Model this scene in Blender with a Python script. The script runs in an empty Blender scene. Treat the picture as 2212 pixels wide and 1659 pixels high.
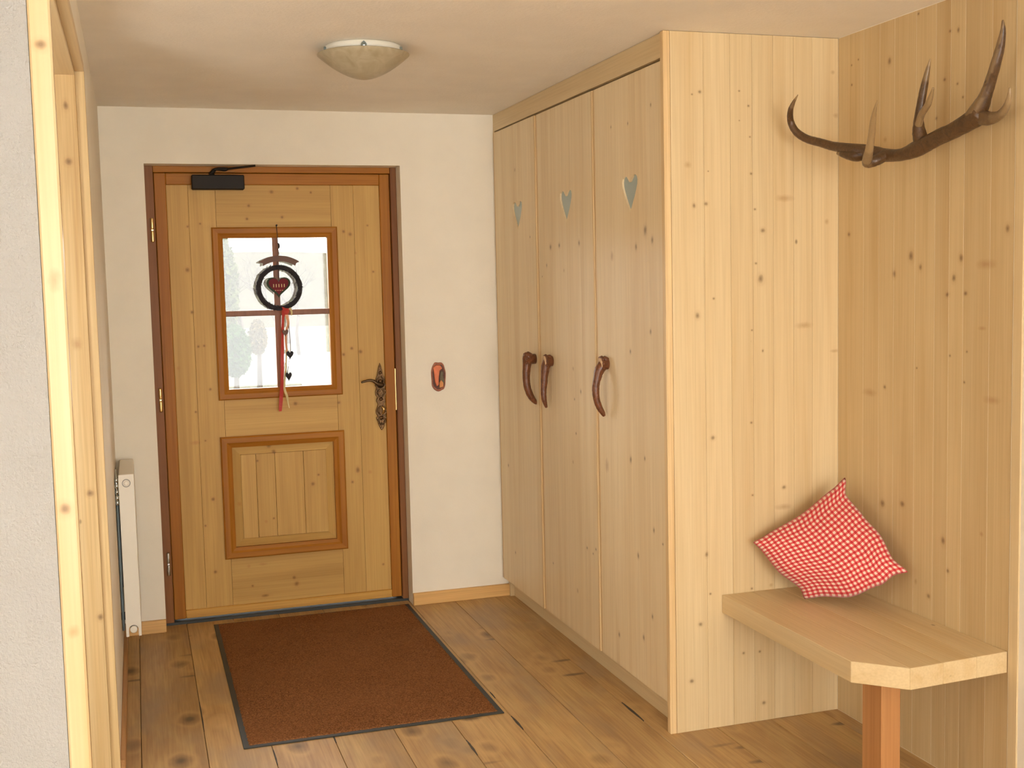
import bpy, bmesh, math, random
from mathutils import Vector, Matrix
random.seed(7)
C = bpy.context.scene.collection

# ------------------------------------------------------------------ camera
F_PX, PITCH, YAW, ROLL = 2534.1, -0.086, 0.3093, -0.0229
cam_d = bpy.data.cameras.new('camera'); cam = bpy.data.objects.new('camera', cam_d); C.objects.link(cam)
cam_d.sensor_fit = 'HORIZONTAL'; cam_d.sensor_width = 36.0; cam_d.lens = F_PX / 2212 * 36.0
cam_d.clip_start = 0.05; cam_d.clip_end = 300
_cy, _sy, _cp, _sp = math.cos(YAW), math.sin(YAW), math.cos(PITCH), math.sin(PITCH)
_F = Vector((_sy * _cp, _cy * _cp, _sp)); _R = Vector((_cy, -_sy, 0)); _U = _R.cross(_F)
_R2 = _R * math.cos(ROLL) + _U * math.sin(ROLL); _U2 = -_R * math.sin(ROLL) + _U * math.cos(ROLL)
cam.matrix_world = Matrix(((_R2.x, _U2.x, -_F.x, 0.0), (_R2.y, _U2.y, -_F.y, -5.5843), (_R2.z, _U2.z, -_F.z, 1.5784), (0, 0, 0, 1)))
bpy.context.scene.camera = cam

# ------------------------------------------------------------------ world, lights, exposure
world = bpy.data.worlds.new('world'); bpy.context.scene.world = world
world.use_nodes = True
bg = world.node_tree.nodes['Background']
bg.inputs[0].default_value = (0.99, 0.985, 0.955, 1); bg.inputs[1].default_value = 13.0

def area(name, loc, rot, sx, sy, power, col):
    d = bpy.data.lights.new(name, 'AREA'); d.shape = 'RECTANGLE'; d.size = sx; d.size_y = sy
    d.energy = power; d.color = col
    o = bpy.data.objects.new(name, d); o.location = loc; o.rotation_euler = rot; C.objects.link(o); return o
# daylight of the window behind the camera, left part (aimed along +Y)
area('window_daylight', (-1.5, -7.75, 1.30), (math.radians(97), 0, 0), 1.8, 1.7, 48, (1.0, 0.955, 0.87))
# added fill lamp in the unseen side room, brightens the wardrobe fronts
area('side_room_fill', (-1.0, -3.10, 1.25), (math.radians(90), 0, math.radians(-35)), 0.8, 1.5, 27, (1.0, 0.955, 0.87))

vs = bpy.context.scene.view_settings
bpy.context.scene.display_settings.display_device = 'sRGB'
vs.view_transform = 'Standard'; vs.look = 'None'; vs.gamma = 1.0; vs.use_curve_mapping = False
vs.exposure = 0.10

# ------------------------------------------------------------------ helpers
def lin(r, g, b):
    f = lambda c: (c / 255 / 12.92) if c / 255 <= .04045 else ((c / 255 + .055) / 1.055) ** 2.4
    return (f(r), f(g), f(b), 1.0)

def props(o, label=None, cat=None, group=None, kind=None):
    if label: o['label'] = label
    if cat: o['category'] = cat
    if group: o['group'] = group
    if kind: o['kind'] = kind
    return o

def empty(name, loc, label=None, cat=None, group=None, kind=None, parent=None):
    o = bpy.data.objects.new(name, None); C.objects.link(o)
    o.empty_display_size = 0.1
    if parent:
        o.parent = parent; o.location = Vector(loc) - base_of(parent)
    else:
        o.location = loc
    o['_base'] = list(loc)
    return props(o, label, cat, group, kind)

def base_of(o):
    v = Vector(o.location)
    while o.parent:
        o = o.parent; v += Vector(o.location)
    return v

def link(name, bm, mat, parent=None, smooth=False, label=None, cat=None, group=None, kind=None):
    """all meshes are written in world coordinates; their origin is the world origin"""
    me = bpy.data.meshes.new(name); bm.to_mesh(me); bm.free()
    for m in (mat if isinstance(mat, (list, tuple)) else [mat]): me.materials.append(m)
    if smooth:
        for p in me.polygons: p.use_smooth = True
    o = bpy.data.objects.new(name, me); C.objects.link(o)
    if parent:
        o.parent = parent; o.location = -base_of(parent)
    return props(o, label, cat, group, kind)

def box(bm, x0, x1, y0, y1, z0, z1, bev=0.0, mi=0):
    t = bmesh.new()
    vs_ = [t.verts.new((x, y, z)) for x in (x0, x1) for y in (y0, y1) for z in (z0, z1)]
    for f in ((0, 1, 3, 2), (4, 6, 7, 5), (0, 4, 5, 1), (2, 3, 7, 6), (0, 2, 6, 4), (1, 5, 7, 3)):
        t.faces.new([vs_[i] for i in f])
    if bev > 0:
        bmesh.ops.bevel(t, geom=list(t.edges), offset=bev, segments=1, affect='EDGES')
    merge(bm, t, mi)
    return bm

def merge(bm, t, mi=0):
    m = {}
    for v in t.verts: m[v] = bm.verts.new(v.co)
    for f in t.faces:
        nf = bm.faces.new([m[v] for v in f.verts]); nf.smooth = f.smooth; nf.material_index = mi
    t.free()

def bx(*a, **k):
    return box(bmesh.new(), *a, **k)

def prism(bm, pts, axis, a, b, bev=0.0, mi=0):
    """extrude a 2D outline (list of (p, q)) along axis 'x' 'y' or 'z' from a to b"""
    t = bmesh.new()
    def mk(p, q, d):
        return {'x': (d, p, q), 'y': (p, d, q), 'z': (p, q, d)}[axis]
    A = [t.verts.new(mk(p, q, a)) for p, q in pts]; B = [t.verts.new(mk(p, q, b)) for p, q in pts]
    n = len(pts)
    t.faces.new(A); t.faces.new(list(reversed(B)))
    for i in range(n):
        t.faces.new((A[i], B[i], B[(i + 1) % n], A[(i + 1) % n]))
    bmesh.ops.recalc_face_normals(t, faces=list(t.faces))
    if bev > 0:
        bmesh.ops.bevel(t, geom=list(t.edges), offset=bev, segments=1, affect='EDGES')
    merge(bm, t, mi)
    return bm

def catmull(pts, n=6):
    P = [pts[0]] + list(pts) + [pts[-1]]; out = []
    for i in range(1, len(P) - 2):
        for k in range(n):
            t = k / n
            out.append([0.5 * ((2 * P[i][j]) + (-P[i - 1][j] + P[i + 1][j]) * t + (2 * P[i - 1][j] - 5 * P[i][j] + 4 * P[i + 1][j] - P[i + 2][j]) * t * t + (-P[i - 1][j] + 3 * P[i][j] - 3 * P[i + 1][j] + P[i + 2][j]) * t ** 3) for j in range(len(P[i]))])
    out.append(list(pts[-1])); return out

def tube(bm, pts, seg=12, sub=6, jitter=0.0, flat=1.0, mi=0, rnd=None):
    """swept tube through (x, y, z, r) points, rounded ends"""
    P = catmull(pts, sub) if sub > 1 else [list(p) for p in pts]
    rings = []; up = Vector((0.13, 0.31, 0.94)).normalized(); prev = None
    for i, p in enumerate(P):
        a = Vector(P[max(i - 1, 0)][:3]); b = Vector(P[min(i + 1, len(P) - 1)][:3]); t = (b - a).normalized()
        n = (prev - t * prev.dot(t)) if prev else (up - t * up.dot(t))
        if n.length < 1e-5: n = Vector((1, 0, 0)).cross(t)
        n.normalize(); prev = n; bn = t.cross(n)
        r = max(p[3], 0.0004); ring = []
        for k in range(seg):
            an = 2 * math.pi * k / seg
            rr = r * (1 + (rnd.uniform(-jitter, jitter) if rnd else 0))
            ring.append(bm.verts.new(Vector(p[:3]) + n * math.cos(an) * rr + bn * math.sin(an) * rr * flat))
        rings.append(ring)
    for i in range(len(rings) - 1):
        for k in range(seg):
            f = bm.faces.new((rings[i][k], rings[i][(k + 1) % seg], rings[i + 1][(k + 1) % seg], rings[i + 1][k])); f.smooth = True; f.material_index = mi
    for ring, p, q in ((rings[0], P[0], P[1]), (rings[-1], P[-1], P[-2])):
        d = (Vector(p[:3]) - Vector(q[:3])).normalized()
        c = bm.verts.new(Vector(p[:3]) + d * p[3] * 0.5)
        for k in range(seg):
            f = bm.faces.new((ring[k], ring[(k + 1) % seg], c)); f.smooth = True; f.material_index = mi
    bmesh.ops.recalc_face_normals(bm, faces=list(bm.faces))
    return bm

def lathe(bm, cx, cy, prof, seg=40, mi=0, axis='z', c3=0.0, smooth=True):
    """prof: (r, h) list revolved about an axis through (cx, cy)"""
    rings = []
    def mk(r, h, an):
        u, v = r * math.cos(an), r * math.sin(an)
        if axis == 'z': return (cx + u, cy + v, h)
        if axis == 'y': return (cx + u, h, cy + v)
        return (h, cx + u, cy + v)
    for r, h in prof:
        rings.append([bm.verts.new(mk(max(r, 1e-5), h, 2 * math.pi * k / seg)) for k in range(seg)])
    for i in range(len(rings) - 1):
        for k in range(seg):
            f = bm.faces.new((rings[i][k], rings[i][(k + 1) % seg], rings[i + 1][(k + 1) % seg], rings[i + 1][k])); f.smooth = smooth; f.material_index = mi
    bm.faces.new(rings[0]); bm.faces.new(list(reversed(rings[-1])))
    bmesh.ops.recalc_face_normals(bm, faces=list(bm.faces))
    return bm

# ------------------------------------------------------------------ materials
def newmat(name):
    m = bpy.data.materials.new(name); m.use_nodes = True; nt = m.node_tree
    return m, nt, nt.nodes['Principled BSDF']

def N(nt, t, **k):
    n = nt.nodes.new(t)
    for a, b in k.items(): setattr(n, a, b)
    return n

def math_(nt, op, a, b=None, c=None, clamp=False):
    n = N(nt, 'ShaderNodeMath', operation=op); n.use_clamp = clamp
    for i, v in enumerate((a, b, c)):
        if v is None: continue
        if isinstance(v, (int, float)): n.inputs[i].default_value = v
        else: nt.links.new(v, n.inputs[i])
    return n.outputs[0]

def mixc(nt, fac, a, b, blend='MIX'):
    n = N(nt, 'ShaderNodeMix', data_type='RGBA', blend_type=blend)
    for s, v in ((0, fac), (6, a), (7, b)):
        if isinstance(v, (int, float)): n.inputs[s].default_value = v
        elif isinstance(v, tuple): n.inputs[s].default_value = v
        else: nt.links.new(v, n.inputs[s])
    return n.outputs[2]

def ramp(nt, fac, stops, interp='LINEAR'):
    n = N(nt, 'ShaderNodeValToRGB'); n.color_ramp.interpolation = interp
    el = n.color_ramp.elements
    while len(el) < len(stops): el.new(0.5)
    for e, (p, c) in zip(el, stops):
        e.position = p; e.color = c if len(c) == 4 else (*c, 1)
    nt.links.new(fac, n.inputs[0]); return n.outputs[0]

def plain(name, col, rough=0.5, metal=0.0, bump=0.0, bscale=60, spec=0.5, var=0.0):
    m, nt, p = newmat(name)
    p.inputs['Base Color'].default_value = col; p.inputs['Roughness'].default_value = rough
    p.inputs['Metallic'].default_value = metal; p.inputs['Specular IOR Level'].default_value = spec
    if bump or var:
        g = N(nt, 'ShaderNodeNewGeometry')
        no = N(nt, 'ShaderNodeTexNoise'); no.inputs['Scale'].default_value = bscale; no.inputs['Detail'].default_value = 5
        nt.links.new(g.outputs['Position'], no.inputs['Vector'])
        if bump:
            b = N(nt, 'ShaderNodeBump'); b.inputs['Strength'].default_value = bump; b.inputs['Distance'].default_value = 0.004
            nt.links.new(no.outputs[0], b.inputs['Height']); nt.links.new(b.outputs[0], p.inputs['Normal'])
        if var:
            dk = tuple(c * (1 - var) for c in col[:3]) + (1,)
            c = mixc(nt, ramp(nt, no.outputs[0], [(0.3, (0, 0, 0)), (0.7, (1, 1, 1))]), dk, col)
            nt.links.new(c, p.inputs['Base Color'])
    return m

def wood(name, light, mid, dark, grain='z', across='x', knots=(), small=0.35, rough=0.45, rand=0.10, gscale=1.0, streak=0.5, knotcol=(0.10, 0.045, 0.016, 1), crack=False, spec=0.4):
    """softwood: long fibres along `grain`, explicit knots at world positions (p, q) plus tiny scattered ones"""
    m, nt, p = newmat(name)
    geo = N(nt, 'ShaderNodeNewGeometry'); pos = geo.outputs['Position']
    oi = N(nt, 'ShaderNodeObjectInfo'); rnd_ = oi.outputs['Random']
    # per piece offset so that the figure does not run on across a joint
    off = N(nt, 'ShaderNodeCombineXYZ')
    for i in range(3): nt.links.new(math_(nt, 'MULTIPLY', rnd_, (17.3, 9.1, 23.7)[i]), off.inputs[i])
    add = N(nt, 'ShaderNodeVectorMath', operation='ADD'); nt.links.new(pos, add.inputs[0]); nt.links.new(off.outputs[0], add.inputs[1])
    s = [14.0 * gscale] * 3; s['xyz'.index(grain)] = 0.8 * gscale
    mp = N(nt, 'ShaderNodeVectorMath', operation='MULTIPLY'); nt.links.new(add.outputs[0], mp.inputs[0]); mp.inputs[1].default_value = s
    n1 = N(nt, 'ShaderNodeTexNoise'); n1.inputs['Scale'].default_value = 1.0; n1.inputs['Detail'].default_value = 4; n1.inputs['Distortion'].default_value = 0.6
    nt.links.new(mp.outputs[0], n1.inputs['Vector'])
    s2 = [150.0 * gscale] * 3; s2['xyz'.index(grain)] = 2.5 * gscale
    mp2 = N(nt, 'ShaderNodeVectorMath', operation='MULTIPLY'); nt.links.new(add.outputs[0], mp2.inputs[0]); mp2.inputs[1].default_value = s2
    n2 = N(nt, 'ShaderNodeTexNoise'); n2.inputs['Scale'].default_value = 1.0; n2.inputs['Detail'].default_value = 3
    nt.links.new(mp2.outputs[0], n2.inputs['Vector'])
    base = ramp(nt, n1.outputs[0], [(0.28, light), (0.52, mid), (0.75, dark)])
    fine = ramp(nt, n2.outputs[0], [(0.35, (1, 1, 1)), (0.72, (1 - .35 * streak, 1 - .42 * streak, 1 - .5 * streak))])
    col = mixc(nt, 1.0, base, fine, 'MULTIPLY')
    # piece to piece tone
    tone = math_(nt, 'MULTIPLY_ADD', rnd_, rand, 1 - rand * 0.6)
    tv = N(nt, 'ShaderNodeCombineXYZ'); nt.links.new(tone, tv.inputs[0]); nt.links.new(math_(nt, 'POWER', tone, 1.25), tv.inputs[1]); nt.links.new(math_(nt, 'POWER', tone, 1.6), tv.inputs[2])
    col = mixc(nt, 1.0, col, tv.outputs[0], 'MULTIPLY')
    # scattered pin knots
    s3 = [9.0] * 3; s3['xyz'.index(grain)] = 5.5
    mp3 = N(nt, 'ShaderNodeVectorMath', operation='MULTIPLY'); nt.links.new(add.outputs[0], mp3.inputs[0]); mp3.inputs[1].default_value = s3
    vo = N(nt, 'ShaderNodeTexVoronoi'); vo.inputs['Scale'].default_value = 1.0; nt.links.new(mp3.outputs[0], vo.inputs['Vector'])
    keep = N(nt, 'ShaderNodeSeparateColor'); nt.links.new(vo.outputs['Color'], keep.inputs[0])
    pk = ramp(nt, vo.outputs['Distance'], [(0.02, (1, 1, 1)), (0.06, (0, 0, 0))])
    pk = math_(nt, 'MULTIPLY', pk, math_(nt, 'GREATER_THAN', keep.outputs[0], 1 - small))
    col = mixc(nt, math_(nt, 'MULTIPLY', pk, 0.65), col, knotcol)
    # wobble for knot outlines
    wn = N(nt, 'ShaderNodeTexNoise'); wn.inputs['Scale'].default_value = 60; wn.inputs['Detail'].default_value = 2; nt.links.new(pos, wn.inputs['Vector'])
    iu = 'xyz'.index(across)
    for faint in (1, 0):
        K = [k for k in knots if k[4] == faint]
        if not K: continue
        acc = None
        other = [i for i in range(3) if i != iu and i != 2][0]
        for (u, v, ru, rv, _) in K:
            n = N(nt, 'ShaderNodeVectorMath', operation='MULTIPLY_ADD')
            sc = [0.0, 0.0, 0.0]; of = [0.0, 0.0, 0.0]
            sc[iu] = 1 / max(ru, 0.002); sc[2] = 1 / max(rv, 0.002); of[iu] = -u * sc[iu]; of[2] = -v * sc[2]
            nt.links.new(pos, n.inputs[0]); n.inputs[1].default_value = sc; n.inputs[2].default_value = of
            l = N(nt, 'ShaderNodeVectorMath', operation='LENGTH'); nt.links.new(n.outputs[0], l.inputs[0])
            acc = l.outputs['Value'] if acc is None else math_(nt, 'MINIMUM', acc, l.outputs['Value'])
        acc = math_(nt, 'ADD', acc, math_(nt, 'MULTIPLY_ADD', wn.outputs[0], 0.7, -0.35))
        if faint:
            k = ramp(nt, math_(nt, 'MULTIPLY', acc, 0.5), [(0.10, (0.38,) * 3), (0.62, (0, 0, 0))])
            col = mixc(nt, k, col, (knotcol[0] * 3.0, knotcol[1] * 2.6, knotcol[2] * 2.2, 1))
        else:
            halo = ramp(nt, math_(nt, 'MULTIPLY', acc, 0.4), [(0.30, (0.20,) * 3), (0.9, (0, 0, 0))])
            col = mixc(nt, halo, col, (knotcol[0] * 3.0, knotcol[1] * 2.6, knotcol[2] * 2.2, 1))
            k = ramp(nt, math_(nt, 'MULTIPLY', acc, 0.5), [(0.12, (0.62,) * 3), (0.62, (0, 0, 0))])
            col = mixc(nt, k, col, knotcol)
    nt.links.new(col, p.inputs['Base Color'])
    p.inputs['Roughness'].default_value = rough; p.inputs['Specular IOR Level'].default_value = spec
    b = N(nt, 'ShaderNodeBump'); b.inputs['Strength'].default_value = 0.12; b.inputs['Distance'].default_value = 0.001
    nt.links.new(n2.outputs[0], b.inputs['Height']); nt.links.new(b.outputs[0], p.inputs['Normal'])
    return m

# measured tables (world metres): knots as (across, z, half width, half height, faint); sweeps as (x, y, z, radius)
K_SIDE=[(1.839,2.202,0.0058,0.0051,0),(1.81,2.193,0.0033,0.0029,0),(1.987,2.209,0.0034,0.003,0),(2.022,2.16,0.0043,0.0037,0),(1.987,2.11,0.0025,0.0022,0),(2.027,2.056,0.0034,0.003,0),(1.792,1.96,0.0124,0.0111,1),(1.868,1.939,0.0025,0.0022,0),(2.031,1.932,0.0043,0.0038,0),(1.814,1.824,0.0058,0.0078,0),(1.858,1.83,0.0067,0.006,0),(2.045,1.811,0.0043,0.0038,0),(2.075,1.739,0.0087,0.0076,0),(2.048,1.626,0.0043,0.0038,0),(2.066,1.572,0.0104,0.0138,0),(1.885,1.509,0.0042,0.0038,0),(1.823,1.453,0.0076,0.0102,0),(2.031,1.396,0.0035,0.0031,0),(2.329,1.768,0.0081,0.0105,1),(2.353,2.283,0.0089,0.0076,1),(2.365,2.135,0.0108,0.0092,1),(2.073,1.323,0.0035,0.0047,0),(2.16,1.849,0.0365,0.0119,1),(2.236,1.406,0.0344,0.0113,1),(2.363,1.311,0.0205,0.0067,1),(1.878,1.03,0.0077,0.007,0),(2.027,1.074,0.0044,0.0039,0),(2.03,0.818,0.0044,0.004,0),(1.85,0.624,0.006,0.0083,0),(2.025,0.485,0.0044,0.004,0),(2.102,0.49,0.0081,0.0073,1),(1.863,0.483,0.0043,0.004,0),(1.824,0.379,0.0078,0.0071,0),(1.991,0.256,0.0053,0.0048,0),(2.056,0.254,0.0045,0.0041,0),(2.071,0.065,0.0072,0.0065,0),(1.788,0.18,0.0078,0.0072,0),(2.155,0.837,0.0072,0.0064,0),(2.152,0.767,0.0316,0.0106,1)]
K_RIGHT=[(-2.036,1.719,0.008,0.0072,0),(-2.38,1.635,0.011,0.015,0),(-2.428,1.598,0.0073,0.0099,0),(-2.293,1.58,0.0085,0.0116,0),(-2.62,1.622,0.0086,0.0118,0),(-2.588,1.562,0.0079,0.0107,0),(-2.558,1.512,0.0079,0.0072,0),(-2.642,1.516,0.0069,0.0063,0),(-2.816,1.7,0.0082,0.0111,0),(-2.856,1.273,0.0099,0.0135,0),(-2.245,1.203,0.0068,0.0062,0),(-2.65,1.341,0.0043,0.0039,0),(-2.573,1.325,0.0044,0.004,0),(-2.413,1.277,0.0037,0.0034,0),(-2.235,0.807,0.0118,0.0108,0),(-2.343,0.824,0.0106,0.0096,0),(-2.549,0.744,0.0092,0.0125,0),(-2.572,0.653,0.0073,0.0066,0),(-2.415,0.582,0.0076,0.0104,1),(-2.48,0.549,0.0085,0.0077,0),(-2.723,0.799,0.0079,0.0071,1),(-2.85,0.962,0.005,0.0046,0),(-2.64,1.248,0.0044,0.004,0),(-2.716,1.413,0.019,0.0065,1),(-2.731,1.601,0.043,0.0147,1),(-2.761,1.204,0.0353,0.012,1),(-2.161,1.178,0.038,0.0129,1),(-2.263,2.268,0.0081,0.0111,0),(-2.561,2.302,0.0056,0.0051,0),(-2.598,2.298,0.0056,0.0076,0),(-2.051,2.293,0.0038,0.0035,0),(-2.052,2.227,0.0043,0.0039,0),(-2.09,2.305,0.0038,0.0035,0),(-2.537,2.163,0.0061,0.0055,0),(-2.596,2.141,0.0045,0.0041,0),(-2.621,2.098,0.0045,0.0041,0),(-2.5,2.052,0.0054,0.0049,0),(-2.241,2.019,0.0103,0.0094,1),(-2.41,2.386,0.0047,0.0042,0)]
K_FRONT=[(-0.353,2.099,0.0118,0.0107,1),(-1.149,1.731,0.0074,0.01,0),(-0.809,1.728,0.011,0.01,0),(-0.918,1.731,0.0092,0.0084,0),(-0.755,1.65,0.0056,0.0076,0),(-1.784,1.751,0.0115,0.0157,0),(-1.842,1.714,0.0082,0.0112,0),(-1.703,1.696,0.0078,0.0107,0),(-1.48,1.67,0.0138,0.0188,1),(-1.64,1.318,0.0061,0.0083,0),(-0.552,1.782,0.0049,0.0045,0),(-0.969,1.625,0.0092,0.0084,1),(-1.138,1.13,0.0061,0.0083,0),(-1.065,1.093,0.0054,0.0049,0),(-0.693,1.603,0.004,0.0037,0),(-1.056,1.219,0.0107,0.0098,1),(-1.818,1.397,0.0065,0.0088,0),(-0.02,1.563,0.0073,0.0066,0),(-1.629,0.918,0.0083,0.0113,0),(-1.755,0.939,0.0056,0.0077,0),(-1.035,0.827,0.0094,0.0086,1),(-0.15,0.687,0.0078,0.0071,0),(-1.076,0.952,0.0056,0.0051,0),(-1.398,0.863,0.0192,0.0262,1),(-1.825,0.692,0.0064,0.0087,0),(-1.685,0.57,0.0075,0.0102,0),(-1.179,0.492,0.0065,0.0059,0),(-1.276,0.507,0.0055,0.005,0),(-1.245,0.483,0.0046,0.0042,0),(-0.762,0.336,0.0051,0.0046,0),(-1.061,0.285,0.0115,0.0105,1),(-1.899,0.657,0.0047,0.0043,0),(-1.725,0.273,0.0075,0.0103,0),(-1.495,0.22,0.007,0.0096,0),(-0.231,0.27,0.0078,0.0071,0),(-1.804,0.373,0.0065,0.0089,0),(-1.842,2.175,0.0048,0.0066,0),(-1.645,2.139,0.0042,0.0057,0),(-1.488,2.146,0.0039,0.0054,0),(-0.643,2.244,0.0041,0.0056,0),(-0.239,2.329,0.0039,0.0053,0)]
K_DOOR=[(0.646,2.035,0.0094,0.0095,0),(0.768,2.051,0.0071,0.0071,0),(0.832,2.032,0.0056,0.0056,0),(0.537,1.97,0.0078,0.0078,0),(0.526,1.908,0.007,0.0071,0),(0.691,1.915,0.0071,0.0071,0),(0.983,1.845,0.0073,0.0073,0),(1.015,1.831,0.009,0.0089,0),(1.101,1.873,0.005,0.0049,0),(1.123,1.648,0.0058,0.0057,0),(1.039,1.741,0.0074,0.0073,1),(1.004,1.277,0.0074,0.0074,0),(1.046,1.259,0.0099,0.0099,0),(0.963,1.248,0.0074,0.0074,0),(0.245,1.673,0.0106,0.0109,0),(0.256,1.475,0.0076,0.0078,0),(0.278,1.313,0.0061,0.0063,0),(0.305,1.316,0.0061,0.0063,0),(0.324,1.109,0.0062,0.0064,0),(0.182,1.215,0.0091,0.0094,1),(0.72,1.02,0.0096,0.0098,0),(0.931,1.013,0.0074,0.0074,0),(0.253,1.005,0.0053,0.0056,0),(0.254,1.874,0.0053,0.0054,0),(0.311,1.887,0.0053,0.0054,0),(0.314,0.583,0.0084,0.0087,0),(0.309,0.231,0.0078,0.0081,0),(0.692,0.134,0.0116,0.0118,0),(0.682,0.167,0.0088,0.009,0),(0.985,0.617,0.0069,0.007,0),(1.013,0.674,0.0097,0.0146,0),(1.074,0.66,0.0098,0.0098,1),(1.125,0.19,0.0057,0.0057,0),(0.54,0.091,0.0193,0.0074,0),(0.481,0.145,0.006,0.0062,0),(0.536,0.247,0.0192,0.0074,1),(0.466,0.243,0.0093,0.0096,1),(0.246,0.859,0.0255,0.01,1),(0.291,0.866,0.0045,0.0047,0),(0.273,0.458,0.0052,0.0054,0),(0.819,0.665,0.0061,0.0062,0),(0.79,0.621,0.0095,0.0096,0),(0.528,0.753,0.0059,0.0061,0),(0.608,0.792,0.0093,0.0095,0),(0.586,0.824,0.0119,0.0122,0),(0.595,0.467,0.0053,0.0055,0),(0.436,0.549,0.0118,0.0122,1),(0.558,0.454,0.008,0.0082,1)]
A_BEAM=[(2.1,-2.1568,2.1701,0.0015),(2.1,-2.1284,2.1483,0.0061),(2.1,-2.1104,2.1247,0.0092),(2.115,-2.0869,2.0942,0.0112),(2.13,-2.0967,2.059,0.0127),(2.15,-2.1282,2.0327,0.0134),(2.17,-2.1796,2.0136,0.014),(2.19,-2.2226,1.9977,0.015),(2.21,-2.2965,1.9802,0.0178),(2.24,-2.3404,1.9666,0.0227),(2.26,-2.3969,1.9509,0.021),(2.27,-2.4707,1.9443,0.0192),(2.285,-2.5291,1.9565,0.0252),(2.295,-2.6023,1.9771,0.0241),(2.3,-2.6735,1.9917,0.0243),(2.305,-2.7418,2.0108,0.0271),(2.31,-2.7836,2.0261,0.0294)]
A_BASE=[(2.19,-2.2458,1.9728,0.0045),(2.2,-2.273,1.9663,0.013),(2.215,-2.3082,1.9589,0.0192),(2.235,-2.3353,1.9616,0.0213),(2.25,-2.3689,1.9538,0.0219)]
A_FRONT=[(2.09,-2.6033,2.0834,0.0013),(2.1,-2.5779,2.0608,0.0054),(2.12,-2.5397,2.0363,0.0086),(2.14,-2.5054,2.0071,0.0101),(2.16,-2.468,1.974,0.0116),(2.185,-2.4201,1.9411,0.015),(2.2,-2.3954,1.9261,0.0152),(2.22,-2.4089,1.932,0.0173),(2.25,-2.411,1.9464,0.018)]
A_BEZ=[(2.28,-2.5924,2.211,0.0017),(2.28,-2.5795,2.1763,0.0076),(2.28,-2.5638,2.1315,0.0111),(2.28,-2.5497,2.0826,0.0125),(2.28,-2.5404,2.0394,0.0146),(2.285,-2.5368,2.0021,0.0203),(2.29,-2.5497,1.9697,0.0216)]
A_PRONG=[(2.22,-2.685,2.1102,0.0027),(2.23,-2.6619,2.0879,0.0074),(2.24,-2.6307,2.0663,0.0095),(2.26,-2.5804,2.0505,0.0103),(2.275,-2.5472,2.0247,0.0111)]
A_TALL=[(2.29,-2.8855,2.2607,0.0025),(2.295,-2.881,2.2326,0.0076),(2.3,-2.8646,2.1927,0.0121),(2.3,-2.8472,2.1491,0.0144),(2.305,-2.8212,2.1064,0.0155),(2.305,-2.8008,2.0684,0.0188),(2.305,-2.7752,2.0369,0.0255)]
A_END=[(2.29,-2.9166,2.0747,0.0031),(2.295,-2.909,2.0514,0.0069),(2.3,-2.8903,2.0264,0.0101),(2.305,-2.8576,2.0092,0.0134),(2.31,-2.8123,2.0077,0.0188),(2.31,-2.7694,2.0184,0.023)]
H1=[(1.675, -0.59, 1.2609, 0.0192), (1.6733, -0.59, 1.2349, 0.0237), (1.6678, -0.59, 1.2034, 0.0192), (1.6645, -0.59, 1.165, 0.017), (1.6649, -0.59, 1.1287, 0.0165), (1.6713, -0.59, 1.0966, 0.0163), (1.6838, -0.59, 1.0664, 0.0147), (1.7024, -0.59, 1.0426, 0.0114), (1.7214, -0.59, 1.0313, 0.0073)]
H2=[(1.7019, -0.8, 1.2583, 0.0152), (1.6945, -0.8, 1.2368, 0.0207), (1.6836, -0.8, 1.2133, 0.0191), (1.6782, -0.8, 1.1786, 0.0163), (1.6752, -0.8, 1.1438, 0.0148), (1.6721, -0.8, 1.1089, 0.0126), (1.6726, -0.8, 1.0783, 0.012), (1.6778, -0.8, 1.0539, 0.0092), (1.6832, -0.8, 1.036, 0.0055)]
H3=[(1.7057, -1.42, 1.2829, 0.0192), (1.7032, -1.42, 1.2618, 0.0212), (1.6842, -1.42, 1.2395, 0.0192), (1.6743, -1.42, 1.2091, 0.0154), (1.6676, -1.42, 1.1785, 0.0144), (1.667, -1.42, 1.1476, 0.0139), (1.6717, -1.42, 1.1184, 0.0131), (1.6816, -1.42, 1.0926, 0.012), (1.6937, -1.42, 1.0726, 0.0097), (1.6998, -1.42, 1.0606, 0.0058)]

SP_L, SP_M, SP_D = (0.72, 0.565, 0.33, 1), (0.69, 0.525, 0.295, 1), (0.64, 0.46, 0.235, 1)
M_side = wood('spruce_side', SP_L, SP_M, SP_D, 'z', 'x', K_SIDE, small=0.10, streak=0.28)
M_right = wood('spruce_right', (0.65, 0.49, 0.27, 1), (0.62, 0.455, 0.24, 1), (0.56, 0.39, 0.19, 1), 'z', 'y', K_RIGHT, small=0.10, streak=0.28)  # same spruce, colour darkened to stand in for weaker light on this wall
M_front = wood('spruce_front', (0.84, 0.68, 0.44, 1), (0.81, 0.64, 0.395, 1), (0.75, 0.56, 0.32, 1), 'z', 'y', K_FRONT, small=0.08, rand=0.06, streak=0.28)  # same spruce, colour lightened to make up for light missing on the fronts
M_sprz = wood('spruce_upright', SP_L, SP_M, SP_D, 'z', 'x', (), small=0.15, streak=0.28)
M_spry = wood('spruce_lengthwise', SP_L, SP_M, SP_D, 'y', 'x', (), small=0.20, streak=0.28)
M_jamb = wood('spruce_jamb', (0.70, 0.53, 0.28, 1), (0.66, 0.47, 0.225, 1), (0.57, 0.37, 0.15, 1), 'z', 'x',
              [(-.170, 1.98, .010, .010, 0), (-.160, .95, .010, .010, 0), (-.175, 1.42, .016, .02, 1), (-.17, 2.15, .007, .012, 0), (-.15, .55, .008, .01, 0)], small=0.2)
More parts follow.
